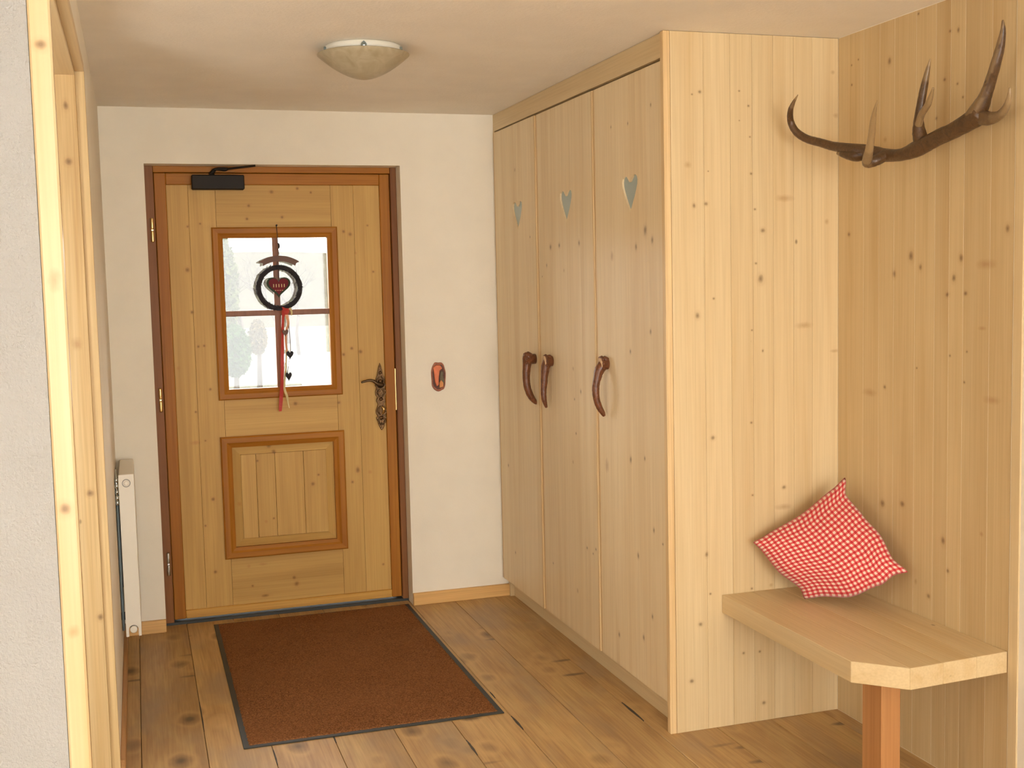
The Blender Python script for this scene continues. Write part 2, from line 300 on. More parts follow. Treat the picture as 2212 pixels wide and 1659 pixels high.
M_post = wood('spruce_post', (0.74, 0.60, 0.37, 1), (0.71, 0.55, 0.32, 1), (0.64, 0.46, 0.23, 1), 'z', 'x', [(-.130, 2.0, .009, .008, 0), (-.128, 1.60, .010, .02, 1), (-.133, 1.20, .009, .010, 0), (-.130, .98, .010, .012, 1)], small=0.1, rough=0.3, streak=0.2)
M_bench = wood('spruce_bench', SP_L, SP_M, SP_D, 'y', 'x', (), small=0.25, streak=0.28)
M_leg = wood('larch_leg', (0.54, 0.265, 0.10, 1), (0.50, 0.235, 0.085, 1), (0.43, 0.19, 0.065, 1), 'z', 'x', (), small=0.0)
M_base = wood('pine_skirting', (0.82, 0.52, 0.20, 1), (0.76, 0.46, 0.17, 1), (0.66, 0.37, 0.12, 1), 'x', 'x', (), small=0.0)
DR = ((0.66, 0.42, 0.135, 1), (0.60, 0.365, 0.112, 1), (0.51, 0.30, 0.088, 1))
M_doorz = wood('door_spruce_upright', *DR, 'z', 'x', K_DOOR, small=0.12, knotcol=(0.15, 0.07, 0.025, 1), rough=0.45, spec=0.22, streak=0.3)
M_doorx = wood('door_spruce_level', *DR, 'x', 'x', K_DOOR, small=0.12, knotcol=(0.15, 0.07, 0.025, 1), rough=0.45, spec=0.22, streak=0.3)
DD = ((0.47, 0.19, 0.020, 1), (0.41, 0.155, 0.015, 1), (0.33, 0.115, 0.011, 1))
M_darkz = wood('door_larch_upright', *DD, 'z', 'x', (), small=0.0, rough=0.45, spec=0.22)
M_darkx = wood('door_larch_level', *DD, 'x', 'x', (), small=0.0, rough=0.45, spec=0.22)
M_frame = wood('door_frame_brown', (0.30, 0.125, 0.042, 1), (0.26, 0.105, 0.034, 1), (0.20, 0.075, 0.025, 1), 'z', 'x', (), small=0.0, rough=0.45, spec=0.22)

def plaster(name, col, bs=90, strength=0.35, dist=0.003):
    m, nt, p = newmat(name)
    g = N(nt, 'ShaderNodeNewGeometry')
    a = N(nt, 'ShaderNodeTexNoise'); a.inputs['Scale'].default_value = bs; a.inputs['Detail'].default_value = 6; a.inputs['Roughness'].default_value = 0.65
    nt.links.new(g.outputs['Position'], a.inputs['Vector'])
    l = N(nt, 'ShaderNodeTexNoise'); l.inputs['Scale'].default_value = 6; l.inputs['Detail'].default_value = 3
    nt.links.new(g.outputs['Position'], l.inputs['Vector'])
    c = mixc(nt, ramp(nt, l.outputs[0], [(0.35, (0, 0, 0)), (0.65, (1, 1, 1))]), tuple(x * 0.965 for x in col[:3]) + (1,), col)
    nt.links.new(c, p.inputs['Base Color']); p.inputs['Roughness'].default_value = 0.9; p.inputs['Specular IOR Level'].default_value = 0.15
    b = N(nt, 'ShaderNodeBump'); b.inputs['Strength'].default_value = strength; b.inputs['Distance'].default_value = dist
    nt.links.new(a.outputs[0], b.inputs['Height']); nt.links.new(b.outputs[0], p.inputs['Normal'])
    return m
M_wall = plaster('white_plaster', (0.86, 0.79, 0.66, 1), 120, 0.25, 0.002)
M_rough = plaster('rough_plaster', (0.71, 0.71, 0.70, 1), 170, 1.0, 0.012)
M_ceil = plaster('ceiling_plaster', (0.90, 0.835, 0.73, 1), 70, 0.5, 0.004)

# ------------------------------------------------------------------ dimensions
H = 2.40; XL = -0.114; XR = 2.375; XW = 1.7157; YP = -1.971
OX0, OX1, OH = 0.071, 1.2445, 2.1506        # opening of the house door
REAR = -7.9; XFL = -2.9

# ------------------------------------------------------------------ floor
def floor_mat():
    m, nt, p = newmat('floor_spruce')
    geo = N(nt, 'ShaderNodeNewGeometry'); pos = geo.outputs['Position']
    oi = N(nt, 'ShaderNodeObjectInfo'); r = oi.outputs['Random']
    off = N(nt, 'ShaderNodeCombineXYZ')
    for i in range(3): nt.links.new(math_(nt, 'MULTIPLY', r, (31.0, 57.0, 11.0)[i]), off.inputs[i])
    add = N(nt, 'ShaderNodeVectorMath', operation='ADD'); nt.links.new(pos, add.inputs[0]); nt.links.new(off.outputs[0], add.inputs[1])
    def noise(scl, det=4, dis=0.0):
        mp = N(nt, 'ShaderNodeVectorMath', operation='MULTIPLY'); nt.links.new(add.outputs[0], mp.inputs[0]); mp.inputs[1].default_value = scl
        n = N(nt, 'ShaderNodeTexNoise'); n.inputs['Scale'].default_value = 1; n.inputs['Detail'].default_value = det; n.inputs['Distortion'].default_value = dis
        nt.links.new(mp.outputs[0], n.inputs['Vector']); return n.outputs[0]
    a = noise((9, 1.6, 9), 5, 1.2); f = noise((130, 4, 130), 3)
    col = ramp(nt, a, [(0.25, (0.62, 0.42, 0.17)), (0.5, (0.54, 0.335, 0.135)), (0.78, (0.41, 0.24, 0.095))])
    col = mixc(nt, 1.0, col, ramp(nt, f, [(0.35, (1, 1, 1)), (0.75, (0.74, 0.70, 0.66))]), 'MULTIPLY')
    # rings round knots: dark crescents and cores
    wob = noise((14, 10, 14), 3)
    mp = N(nt, 'ShaderNodeVectorMath', operation='MULTIPLY'); nt.links.new(add.outputs[0], mp.inputs[0]); mp.inputs[1].default_value = (5.2, 3.4, 0.0)
    vo = N(nt, 'ShaderNodeTexVoronoi'); vo.inputs['Scale'].default_value = 1.0; vo.inputs['Randomness'].default_value = 1.0
    nt.links.new(mp.outputs[0], vo.inputs['Vector'])
    sepc = N(nt, 'ShaderNodeSeparateColor'); nt.links.new(vo.outputs['Color'], sepc.inputs[0])
    d = math_(nt, 'ADD', vo.outputs['Distance'], math_(nt, 'MULTIPLY_ADD', wob, 0.16, -0.08))
    core = ramp(nt, d, [(0.05, (0.85,) * 3), (0.13, (0.40,) * 3), (0.25, (0, 0, 0))])
    core = math_(nt, 'MULTIPLY', core, math_(nt, 'GREATER_THAN', sepc.outputs[0], 0.2))
    col = mixc(nt, core, col, (0.075, 0.045, 0.025, 1))
    pale = ramp(nt, d, [(0.18, (0, 0, 0)), (0.26, (0.5,) * 3), (0.36, (0, 0, 0))])
    col = mixc(nt, pale, col, (0.60, 0.38, 0.155, 1))
    # narrow transverse knot branches
    mp4 = N(nt, 'ShaderNodeVectorMath', operation='MULTIPLY'); nt.links.new(add.outputs[0], mp4.inputs[0]); mp4.inputs[1].default_value = (3.2, 11.0, 0.0)
    v2 = N(nt, 'ShaderNodeTexVoronoi'); v2.inputs['Scale'].default_value = 1.0; nt.links.new(mp4.outputs[0], v2.inputs['Vector'])
    s2 = N(nt, 'ShaderNodeSeparateColor'); nt.links.new(v2.outputs['Color'], s2.inputs[0])
    d2 = math_(nt, 'ADD', v2.outputs['Distance'], math_(nt, 'MULTIPLY_ADD', wob, 0.22, -0.11))
    br = math_(nt, 'MULTIPLY', ramp(nt, d2, [(0.08, (0.75,) * 3), (0.21, (0, 0, 0))]), math_(nt, 'GREATER_THAN', s2.outputs[0], 0.66))
    col = mixc(nt, br, col, (0.085, 0.055, 0.032, 1))
    # greyish worn patches
    w = noise((5, 2.2, 5), 3)
    col = mixc(nt, ramp(nt, w, [(0.48, (0, 0, 0)), (0.66, (0.60,) * 3)]), col, (0.33, 0.235, 0.145, 1))
    tone = math_(nt, 'MULTIPLY_ADD', r, 0.22, 0.90)
    tv = N(nt, 'ShaderNodeCombineXYZ')
    for i in range(3): nt.links.new(tone, tv.inputs[i])
    col = mixc(nt, 1.0, col, tv.outputs[0], 'MULTIPLY')
    nt.links.new(col, p.inputs['Base Color'])
    p.inputs['Roughness'].default_value = 0.42; p.inputs['Specular IOR Level'].default_value = 0.4
    b = N(nt, 'ShaderNodeBump'); b.inputs['Strength'].default_value = 0.2; b.inputs['Distance'].default_value = 0.0015
    nt.links.new(f, b.inputs['Height']); nt.links.new(b.outputs[0], p.inputs['Normal'])
    return m
M_floor = floor_mat()
M_dark = plain('dark_joint', (0.035, 0.022, 0.014, 1), 0.9)
M_filler = plain('dark_filler', (0.05, 0.04, 0.03, 1), 0.6)
floor = link('floor', bx(XFL, XR + 0.05, REAR, 0.35, -0.12, -0.022), M_dark, kind='structure')
px = 1.240 - 0.215 * 20
while px < XR + .05:
    x0, x1 = max(px, XFL), min(px + 0.215, XR + 0.04)
    if x1 - x0 > 0.02:
        cut = random.uniform(-6.4, -3.9)
        for (a, b) in ((REAR, cut), (cut, 0.10)):
            link('floor_plank', bx(x0 + .0009, x1 - .0009, a + .0006, b - .0006, -0.021, 0.0, bev=0.0012), M_floor, floor)
    px += 0.215
# dark filler let into worn joints between planks
for (fx, fy0, fy1, w) in ((1.241, -1.74, -1.60, .011), (1.671, -1.82, -1.62, .012), (1.026, -1.90, -1.76, .009), (1.241, -1.40, -1.33, .006), (.596, -1.62, -1.50, .006), (.166, -1.34, -1.02, .005), (.381, -1.74, -1.60, .006), (1.026, -1.30, -1.22, .006)):
    n = 8; L = []; Rr = []
    for i in range(n + 1):
        t = i / n; y = fy0 + (fy1 - fy0) * t; ww = w * (math.sin(math.pi * min(max(t, .04), .96)) ** .6) * random.uniform(.75, 1.1)
        L.append((fx - ww * .5, y)); Rr.append((fx + ww * .5, y))
    link('joint_filler', prism(bmesh.new(), L + Rr[::-1], 'z', -0.004, 0.0006), M_filler, floor)

# ------------------------------------------------------------------ shell
link('ceiling', bx(XFL - .1, XR + .3, REAR - .1, 0.35, H, H + .15), M_ceil, kind='structure')
bm = bmesh.new()
box(bm, XFL, OX0, 0, 0.33, -0.12, H); box(bm, OX1, XR + .25, 0, 0.33, -0.12, H); box(bm, OX0, OX1, 0, 0.33, OH, H)
link('wall_back', bm, M_wall, kind='structure')
YJ, YN, ZH = -1.70, -3.40, 2.243            # far jamb, near post and lintel of the passage on the left
bm = bmesh.new()
box(bm, XL - .24, XL, YJ + .035, 0, -0.02, H); box(bm, XL - .24, XL, YN + .035, YJ + .035, ZH + .035, H)
link('wall_left', bm, M_wall, kind='structure')
bm = bmesh.new()
box(bm, XFL, -0.150, YN, YN + .24, -0.02, H)
link('wall_near', bm, M_rough, kind='structure')
bm = bmesh.new(); box(bm, -1.6, -1.5, YN + .24, 0, -0.02, H)
link('wall_side_room', bm, M_wall, kind='structure')
bm = bmesh.new(); box(bm, XR, XR + .25, REAR, 0, -0.02, H)
wall_right = link('wall_right', bm, M_wall, kind='structure')
bm = bmesh.new(); box(bm, XFL - .1, XFL, REAR, 0.33, -0.02, H)
link('wall_far_left', bm, M_wall, kind='structure')
bm = bmesh.new()
W1 = (-0.25, 2.15, 0.45, 2.15)
yb0, yb1 = REAR - .2, REAR
box(bm, XFL, W1[0], yb0, yb1, 0, H); box(bm, W1[1], XR, yb0, yb1, 0, H)
for w in (W1,):
    box(bm, w[0], w[1], yb0, yb1, 0, w[2]); box(bm, w[0], w[1], yb0, yb1, w[3], H)
link('wall_rear', bm, M_wall, kind='structure')

# spruce cladding of the niche on the right wall, board by board
seams = [YP, -2.122, -2.21, -2.29, -2.40, -2.497, -2.565, -2.63, -2.745, -2.842]
for a, b in zip(seams[:-1], seams[1:]):
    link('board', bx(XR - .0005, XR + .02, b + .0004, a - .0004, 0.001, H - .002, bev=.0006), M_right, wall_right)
link('end_board', bx(XR - .004, XR + .02, -2.884, -2.846, 0.001, H - .002, bev=.002), M_sprz, wall_right)

# lintel, far jamb and near post of the passage
t = empty('trim_1', (XL - .1, YJ, 0), kind='structure')
bm = bmesh.new(); box(bm, XL - .24, XL - .026, YJ, YJ + .04, 0, ZH + .01, .001)
link('jamb_board', bm, M_jamb, t)
bm = bmesh.new(); box(bm, XL - .026, XL + .001, YJ + .012, YJ + .04, 0, ZH + .02, .001)
link('jamb_rebate', bm, M_jamb, t)
bm = bmesh.new(); box(bm, XL - .24, XL - .026, YN + .03, YJ, ZH - .001, ZH + .036, .001); 
link('lintel_board', bm, M_spry, t)
bm = bmesh.new(); box(bm, XL - .026, XL + .001, YN + .03, YJ + .012, ZH + .012, ZH + .036, .001)
link('lintel_rebate', bm, M_spry, t)
t = empty('trim_2', (-.13, YN, 0), kind='structure')
bm = bmesh.new(); box(bm, -.149, -.1125, YN - .004, YN + .035, 0, H - .001, .0035)
link('near_post', bm, M_post, t)
bm = bmesh.new(); box(bm, -.24, -.149, YN + .238, YN + .27, 0, ZH, .0015)
link('near_jamb', bm, M_jamb, t)

# skirting
for i, (a, b) in enumerate(((XL + .018, OX0 + .0), (OX1 - .0, XW + .055))):
    link('baseboard_back', bx(a, b, -.018, 0, 0, .060, .002), M_base, kind='structure')
link('baseboard_left', bx(XL, XL + .016, YJ + .04, 0, 0, .058, .002), wood('pine_skirting_side', (0.60, 0.34, 0.14, 1), (0.54, 0.29, 0.11, 1), (0.46, 0.23, 0.08, 1), 'y', 'y', (), small=0), kind='structure')

# ------------------------------------------------------------------ house door
M_brass = plain('brass', (0.75, 0.55, 0.25, 1), 0.3, 1.0)
M_bronze = plain('aged_bronze', (0.20, 0.115, 0.055, 1), 0.35, 0.9, 0.8, 140, var=0.55)
M_iron = plain('dark_painted_metal', (0.016, 0.011, 0.007, 1), 0.55, 0.0, spec=0.25)
M_rubber = plain('black_rubber', (0.028, 0.032, 0.032, 1), 0.55)
M_steel = plain('steel', (0.55, 0.56, 0.55, 1), 0.25, 1.0)
m, nt, p = newmat('window_glass')
nt.nodes.remove(p); out = nt.nodes['Material Output']
tr = N(nt, 'ShaderNodeBsdfTransparent'); gl = N(nt, 'ShaderNodeBsdfGlossy'); gl.inputs['Roughness'].default_value = 0.02
fr = N(nt, 'ShaderNodeFresnel'); fr.inputs[0].default_value = 1.45; mx = N(nt, 'ShaderNodeMixShader')
nt.links.new(fr.outputs[0], mx.inputs[0]); nt.links.new(tr.outputs[0], mx.inputs[1]); nt.links.new(gl.outputs[0], mx.inputs[2]); nt.links.new(mx.outputs[0], out.inputs[0])
M_glass = m

door = empty('door_1', (0.66, 0.12, 0), kind='structure')
yF = 0.105        # room side face of the frame
LX0, LX1, LZ0, LZ1 = 0.112, 1.213, 0.020, 2.120
# frame
link('frame_post', bx(OX0, LX0 - .002, yF - .012, 0.20, 0, OH, .002), M_frame, door)
link('frame_post', bx(LX1 + .002, OX1, yF - .012, 0.20, 0, OH, .002), M_frame, door)
link('frame_head', bx(LX0 - .002, LX1 + .002, yF - .004, 0.20, LZ1 + .002, OH, .002), M_darkx, door)
link('threshold', bx(OX0, OX1, 0.092, 0.22, -0.019, 0.014, .003), M_rubber, door)
for a, b, c, d in ((OX0 + .02, LX0 + .015, 0, OH - .01), (LX1 - .015, OX1 - .02, 0, OH - .01), (LX0 + .016, LX1 - .016, LZ1 - .015, OH - .01)):
    link('frame_stop', bx(a, b, 0.172, 0.205, c, d), M_frame, door)
# leaf: larch edging, spruce stiles and rails
E0, E1, EZ0, EZ1 = 0.165, 1.163, 0.060, 2.066
yl = 0.12
link('leaf_edge', bx(LX0, E0, yl - .010, yl + .05, LZ0, LZ1, .003), M_darkz, door)
link('leaf_edge', bx(E1, LX1, yl - .010, yl + .05, LZ0, LZ1, .003), M_darkz, door)
link('leaf_edge', bx(E0, E1, yl - .010, yl + .05, EZ1, LZ1, .003), M_darkx, door)
M_lowedge = wood('door_bottom_edge', (0.68, 0.38, 0.08, 1), (0.62, 0.33, 0.065, 1), (0.52, 0.26, 0.05, 1), 'x', 'x', (), small=0)
link('leaf_edge', bx(E0, E1, yl - .010, yl + .05, LZ0, EZ0, .003), M_lowedge, door)
S0, S1 = 0.385, 0.925      # inner ends of the stiles behind the mouldings
for a, b in ((E0, 0.262), (0.262, S0), (S1, 1.035), (1.035, E1)):
    link('stile', bx(a + .0004, b - .0004, yl, yl + .045, EZ0, EZ1, .0008), M_doorz, door)
for a, b in ((EZ0, 0.315), (0.855, 1.085), (1.84, EZ1)):
    link('rail', bx(S0 + .0004, S1 - .0004, yl, yl + .045, a, b, .0008), M_doorx, door)
def ring(name, x0, x1, z0, z1, w, parent, y, prof=.018, mx_=None, mz_=None):
    """mitred moulding frame built of four pieces; returns first"""
    o = []
    xi0, xi1, zi0, zi1 = x0 + w, x1 - w, z0 + w, z1 - w
    quads = [(((x0, z0), (xi0, zi0), (xi0, zi1), (x0, z1)), mz_), (((x1, z0), (x1, z1), (xi1, zi1), (xi1, zi0)), mz_),
             (((x0, z1), (xi0, zi1), (xi1, zi1), (x1, z1)), mx_), (((x0, z0), (x1, z0), (xi1, zi0), (xi0, zi0)), mx_)]
    for q, mm in quads:
        t = bmesh.new()
        # profile: outer lip low, ridge, inner slope
        def lerp(a, b, k): return (a[0] + (b[0] - a[0]) * k, a[1] + (b[1] - a[1]) * k)
        if q[0][0] == x0 and q[3][0] == x0 and q[1] == (xi0, zi0): oa, ob, ia, ib = q[0], q[3], q[1], q[2]
        elif mm is mz_: oa, ob, ia, ib = q[0], q[1], q[3], q[2]
        elif q[0][1] == z1: oa, ob, ia, ib = q[0], q[3], q[1], q[2]
        else: oa, ob, ia, ib = q[0], q[1], q[3], q[2]
        P = [(0, 0), (0, .7), (.12, 1.0), (.55, 1.0), (.72, .62), (1.0, .35), (1.0, -1.6)]
        A = [t.verts.new((lerp(oa, ia, k)[0], y - h * prof, lerp(oa, ia, k)[1])) for k, h in P]
        B = [t.verts.new((lerp(ob, ib, k)[0], y - h * prof, lerp(ob, ib, k)[1])) for k, h in P]
        n = len(P)
        t.faces.new(A); t.faces.new(B[::-1])
        for i in range(n): t.faces.new((A[i], B[i], B[(i + 1) % n], A[(i + 1) % n]))
        bmesh.ops.recalc_face_normals(t, faces=list(t.faces))
        o.append(link(name, t, mm, parent))
    return o
wf = empty('window_frame', (0.655, yl, 1.46), parent=door)
ring('frame_moulding', 0.360, 0.950, 1.054, 1.868, 0.050, wf, yl, .018, M_darkx, M_darkz)
M_munt = wood('muntin_brown', (0.30, 0.12, 0.05, 1), (0.27, 0.10, 0.04, 1), (0.21, 0.075, 0.03, 1), 'z', 'x', (), small=0)
link('muntin', bx(0.640, 0.668, yl + .002, yl + .03, 1.095, 1.83, .003), M_munt, wf)
link('muntin', bx(0.405, 0.905, yl + .003, yl + .028, 1.449, 1.475, .003), M_munt, wf)
for a, b in ((0.40, 0.654), (0.654, 0.91)):
    for c, d in ((1.09, 1.462), (1.462, 1.835)):
        link('glass_pane', bx(a, b, yl + .012, yl + .016, c, d), M_glass, wf)
pf = empty('panel_frame', (0.655, yl, 0.58), parent=door)
ring('frame_moulding', 0.358, 0.950, 0.288, 0.878, 0.053, pf, yl, .018, M_darkx, M_darkz)
# raised field of the lower panel: bevelled border with upright boards between
ix0, ix1, iz0, iz1 = 0.411, 0.897, 0.341, 0.826
bm = bmesh.new()
b0 = [(ix0, iz0), (ix1, iz0), (ix1, iz1), (ix0, iz1)]; bw = .038
b1 = [(ix0 + bw, iz0 + bw), (ix1 - bw, iz0 + bw), (ix1 - bw, iz1 - bw), (ix0 + bw, iz1 - bw)]
for i in range(4):
    j = (i + 1) % 4
    tb = bmesh.new()
    v = [tb.verts.new((b0[i][0], yl + .016, b0[i][1])), tb.verts.new((b0[j][0], yl + .016, b0[j][1])), tb.verts.new((b1[j][0], yl + .004, b1[j][1])), tb.verts.new((b1[i][0], yl + .004, b1[i][1]))]
    w = [tb.verts.new((q.co.x, yl + .03, q.co.z)) for q in v]
    tb.faces.new(v); tb.faces.new(w[::-1])
    for k in range(4): tb.faces.new((v[k], w[k], w[(k + 1) % 4], v[(k + 1) % 4]))
    bmesh.ops.recalc_face_normals(tb, faces=list(tb.faces))
    link('bevelled_border', tb, M_doorx if i in (0, 2) else M_doorz, pf)
xs = [ix0 + bw, 0.521, 0.611, 0.748, ix1 - bw]
for a, b in zip(xs[:-1], xs[1:]):
    link('panel_board', bx(a + .0005, b - .0005, yl + .001, yl + .03, iz0 + bw + .001, iz1 - bw - .001, .0015), M_doorz, pf)
# hinges: three pairs of knuckles on the left frame post
for zc in (1.857, 1.072, 0.296):
    bm = bmesh.new()
    xh, yh = 0.096, yF - .020
    for a, b in ((zc - .056, zc - .003), (zc + .003, zc + .056)):
        lathe(bm, xh, yh, [(.001, a), (.007, a + .002), (.0075, a + .006), (.0075, b - .006), (.007, b - .002), (.001, b)], 14)
    box(bm, xh - .004, xh + .004, yh, yF - .008, zc - .04, zc + .04)
    link('hinge', bm, M_brass if zc > .5 else M_steel, door)
# ornate bronze long plate
ox, oy = 1.137, yl - .010
half = [(.0, .168), (.006, .150), (.011, .128), (.016, .105), (.024, .086), (.021, .070), (.027, .056), (.020, .044), (.027, .026), (.026, .008), (.017, -.004), (.024, -.020), (.016, -.034), (.020, -.052), (.027, -.068), (.026, -.084), (.018, -.094), (.026, -.104), (.020, -.122), (.014, -.142), (.007, -.158), (.0, -.168)]
zc = 1.034
pts = [(ox + x, zc + z) for x, z in half] + [(ox - x * 1.0, zc + z) for x, z in half[::-1][1:-1]]
plate = link('handle_plate', prism(bmesh.new(), pts, 'y', oy - .007, oy, .0015), M_bronze, door)
bm = bmesh.new()
for dz, r in ((.075, .012), (-.012, .010), (-.105, .011), (.118, .008), (-.135, .007)):
    lathe(bm, ox, zc + dz, [(r, oy - .006), (r * .9, oy - .010), (r * .5, oy - .014), (.001, oy - .015)], 14, axis='y')
for s in (-1, 1):
    for z0, z1 in ((.10, .05), (.04, .0), (-.045, -.09), (-.10, -.14)):
        tube(bm, [(ox + s * .004, oy - .009, zc + z0, .003), (ox + s * .017, oy - .010, zc + (z0 + z1) / 2, .0045), (ox + s * .005, oy - .009, zc + z1, .003)], 8, 4)
link('relief_scrolls', bm, M_bronze, plate)
bm = bmesh.new()
lathe(bm, ox, zc + .062, [(.020, oy - .004), (.019, oy - .012), (.010, oy - .016), (.009, oy - .045), (.010, oy - .050), (.001, oy - .051)], 20, axis='y')
tube(bm, [(ox + .004, oy - .046, zc + .060, .011), (ox - .020, oy - .050, zc + .066, .0095), (ox - .045, oy - .052, zc + .083, .0075), (ox - .070, oy - .052, zc + .086, .0062), (ox - .102, oy - .050, zc + .078, .0052)], 12, 6)
link('lever', bm, plain('lever_bronze', (0.10, 0.065, 0.035, 1), 0.35, 0.8), plate, smooth=True)
bm = bmesh.new()
tube(bm, [(ox + .004, oy - .014, zc - .050, .006), (ox + .010, oy - .018, zc - .062, .008), (ox + .006, oy - .012, zc - .086, .004)], 10, 4)
link('keyhole_cover', bm, M_brass, plate)
link('strike_plate', bx(1.2095, 1.2155, yl - .016, yl - .009, 0.963, 1.170, .001), M_brass, door)
# overhead closer
cl = link('door_closer', bx(0.279, 0.517, yl - .060, yl - .010, 2.041, 2.108, .004), M_iron, door)
bm = bmesh.new(); yc = yl - .040
lathe(bm, 0.372, yc, [(.001, 2.103), (.013, 2.103), (.013, 2.112), (.009, 2.118), (.001, 2.119)], 16)
tube(bm, [(0.366, yc, 2.112, .009), (0.385, yc - .004, 2.132, .0085)], 10, 1)
tube(bm, [(0.383, yc - .004, 2.134, .006), (0.405, yc - .006, 2.136, .008), (0.430, yc - .010, 2.134, .010), (0.445, yc - .012, 2.137, .006)], 10, 4)
box(bm, 0.440, 0.560, yc - .030, yc - .012, 2.130, 2.139)
for v in bm.verts:      # the long arm rises towards its shoe
    if v.co.x > .4399: v.co.z += (v.co.x - .44) * .06; v.co.y -= (v.co.x - .44) * .75
link('closer_arm', bm, M_iron, cl)

# ------------------------------------------------------------------ wardrobe
ward = empty('wardrobe', (2.04, -0.98, 0), 'tall built-in spruce wardrobe with three heart-cut doors beside the white wall', 'wardrobe')
ZD0, ZD1 = 0.099, 2.308
DT = 0.022
M_edge = wood('spruce_edge', (0.80, 0.60, 0.33, 1), (0.76, 0.54, 0.28, 1), (0.70, 0.47, 0.22, 1), 'z', 'x', (), small=0)
# carcass behind the doors (left side, back, shelf tops)
link('carcass', bx(XW + DT + .004, 2.36, -.030, -.004, 0.0, H - .002), M_sprz, ward)
link('fascia', bx(XW, XW + .022, YP + .026, -.002, ZD1 + .010, H - .001, .001), M_spry, ward)
link('end_stile', bx(XW, XW + .022, -.022, -.002, 0.0 + ZD0, ZD1 + .010, .001), M_sprz, ward)
link('plinth', bx(XW + .047, XW + .067, YP + .026, -.002, 0, ZD0 + .03, .001), M_spry, ward)
link('top_shelf', bx(XW + DT + .006, 2.36, YP + .026, -.03, 2.30, 2.32), M_spry, ward)
link('bottom_shelf', bx(XW + DT + .006, 2.36, YP + .026, -.03, 0.105, 0.13), M_spry, ward)
def heart_half(cy, s):
    """right (s=+1, larger y) or left half outline of the cut-out from tip up to the notch"""
    pr = [(0, -.062), (.010, -.050), (.024, -.032), (.042, -.008), (.056, .014), (.066, .034), (.068, .048), (.064, .060), (.054, .067), (.040, .069), (.026, .065), (.013, .054), (.004, .046), (0, .044)]
    return [(cy + s * a, 1.885 + b) for a, b in pr]
M_pane = plain('grey_backing', (0.38, 0.46, 0.44, 1), 0.25, spec=0.6)
def wdoor(y0, y1, hy, cuts, dx):
    """y0 < y1; dx: how far this door stands proud"""
    xa, xb = XW - dx, XW - dx + DT
    d = link('door', box(box(bmesh.new(), xa, xb, y0, y0 + .012, ZD0, ZD1, .0008), xa, xb, y1 - .012, y1, ZD0, ZD1, .0008), M_edge, ward)
    ys = [y0 + .012] + sorted(cuts + [hy]) + [y1 - .012]
    for a, b in zip(ys[:-1], ys[1:]):
        a_, b_ = a + .0003, b - .0003
        if abs(b - hy) < 1e-6:
            pts = [(a_, ZD0), (b_, ZD0)] + heart_half(b_, -1) + [(b_, ZD1), (a_, ZD1)]
        elif abs(a - hy) < 1e-6:
            pts = [(b_, ZD0), (b_, ZD1), (a_, ZD1)] + heart_half(a_, 1)[::-1] + [(a_, ZD0)]
        else:
            pts = [(a_, ZD0), (b_, ZD0), (b_, ZD1), (a_, ZD1)]
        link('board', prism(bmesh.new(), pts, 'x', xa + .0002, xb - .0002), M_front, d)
    link('heart_backing', bx(xa + .0075, xa + .0105, hy - .09, hy + .09, 1.80, 1.98), M_pane, d)
    return d
D1 = wdoor(-0.641, -0.024, -0.378, [-0.21, -0.575], .007)
D2 = wdoor(-1.309, -0.646, -1.006, [-0.80, -1.165], .002)
D3 = wdoor(-1.944, -1.314, -1.655, [-1.50, -1.80], -.0015)
def dd_x(d): return {D1: .007, D2: .002, D3: -.0015}[d]
# antler door pulls
def antler_mat(name, dark, tan, attr=True):
    m, nt, p = newmat(name)
    g = N(nt, 'ShaderNodeNewGeometry'); n = N(nt, 'ShaderNodeTexNoise'); n.inputs['Scale'].default_value = 55; n.inputs['Detail'].default_value = 5; n.inputs['Distortion'].default_value = 1.5
    nt.links.new(g.outputs['Position'], n.inputs['Vector'])
    a = N(nt, 'ShaderNodeAttribute'); a.attribute_name = 'tip'
    col = mixc(nt, ramp(nt, n.outputs[0], [(0.3, (0, 0, 0)), (0.75, (1, 1, 1))]), dark, tuple(c * 2.1 for c in dark[:3]) + (1,))
    col = mixc(nt, a.outputs['Fac'], col, tan)
    nt.links.new(col, p.inputs['Base Color']); p.inputs['Roughness'].default_value = 0.33
    b = N(nt, 'ShaderNodeBump'); b.inputs['Strength'].default_value = 0.5; b.inputs['Distance'].default_value = 0.003
    nt.links.new(n.outputs[0], b.inputs['Height']); nt.links.new(b.outputs[0], p.inputs['Normal'])
    return m
M_pull = antler_mat('stained_antler', (0.105, 0.036, 0.014, 1), (0.11, 0.04, 0.016, 1))
M_core = plain('antler_core', (0.62, 0.40, 0.22, 1), 0.6)
rg = random.Random(3)
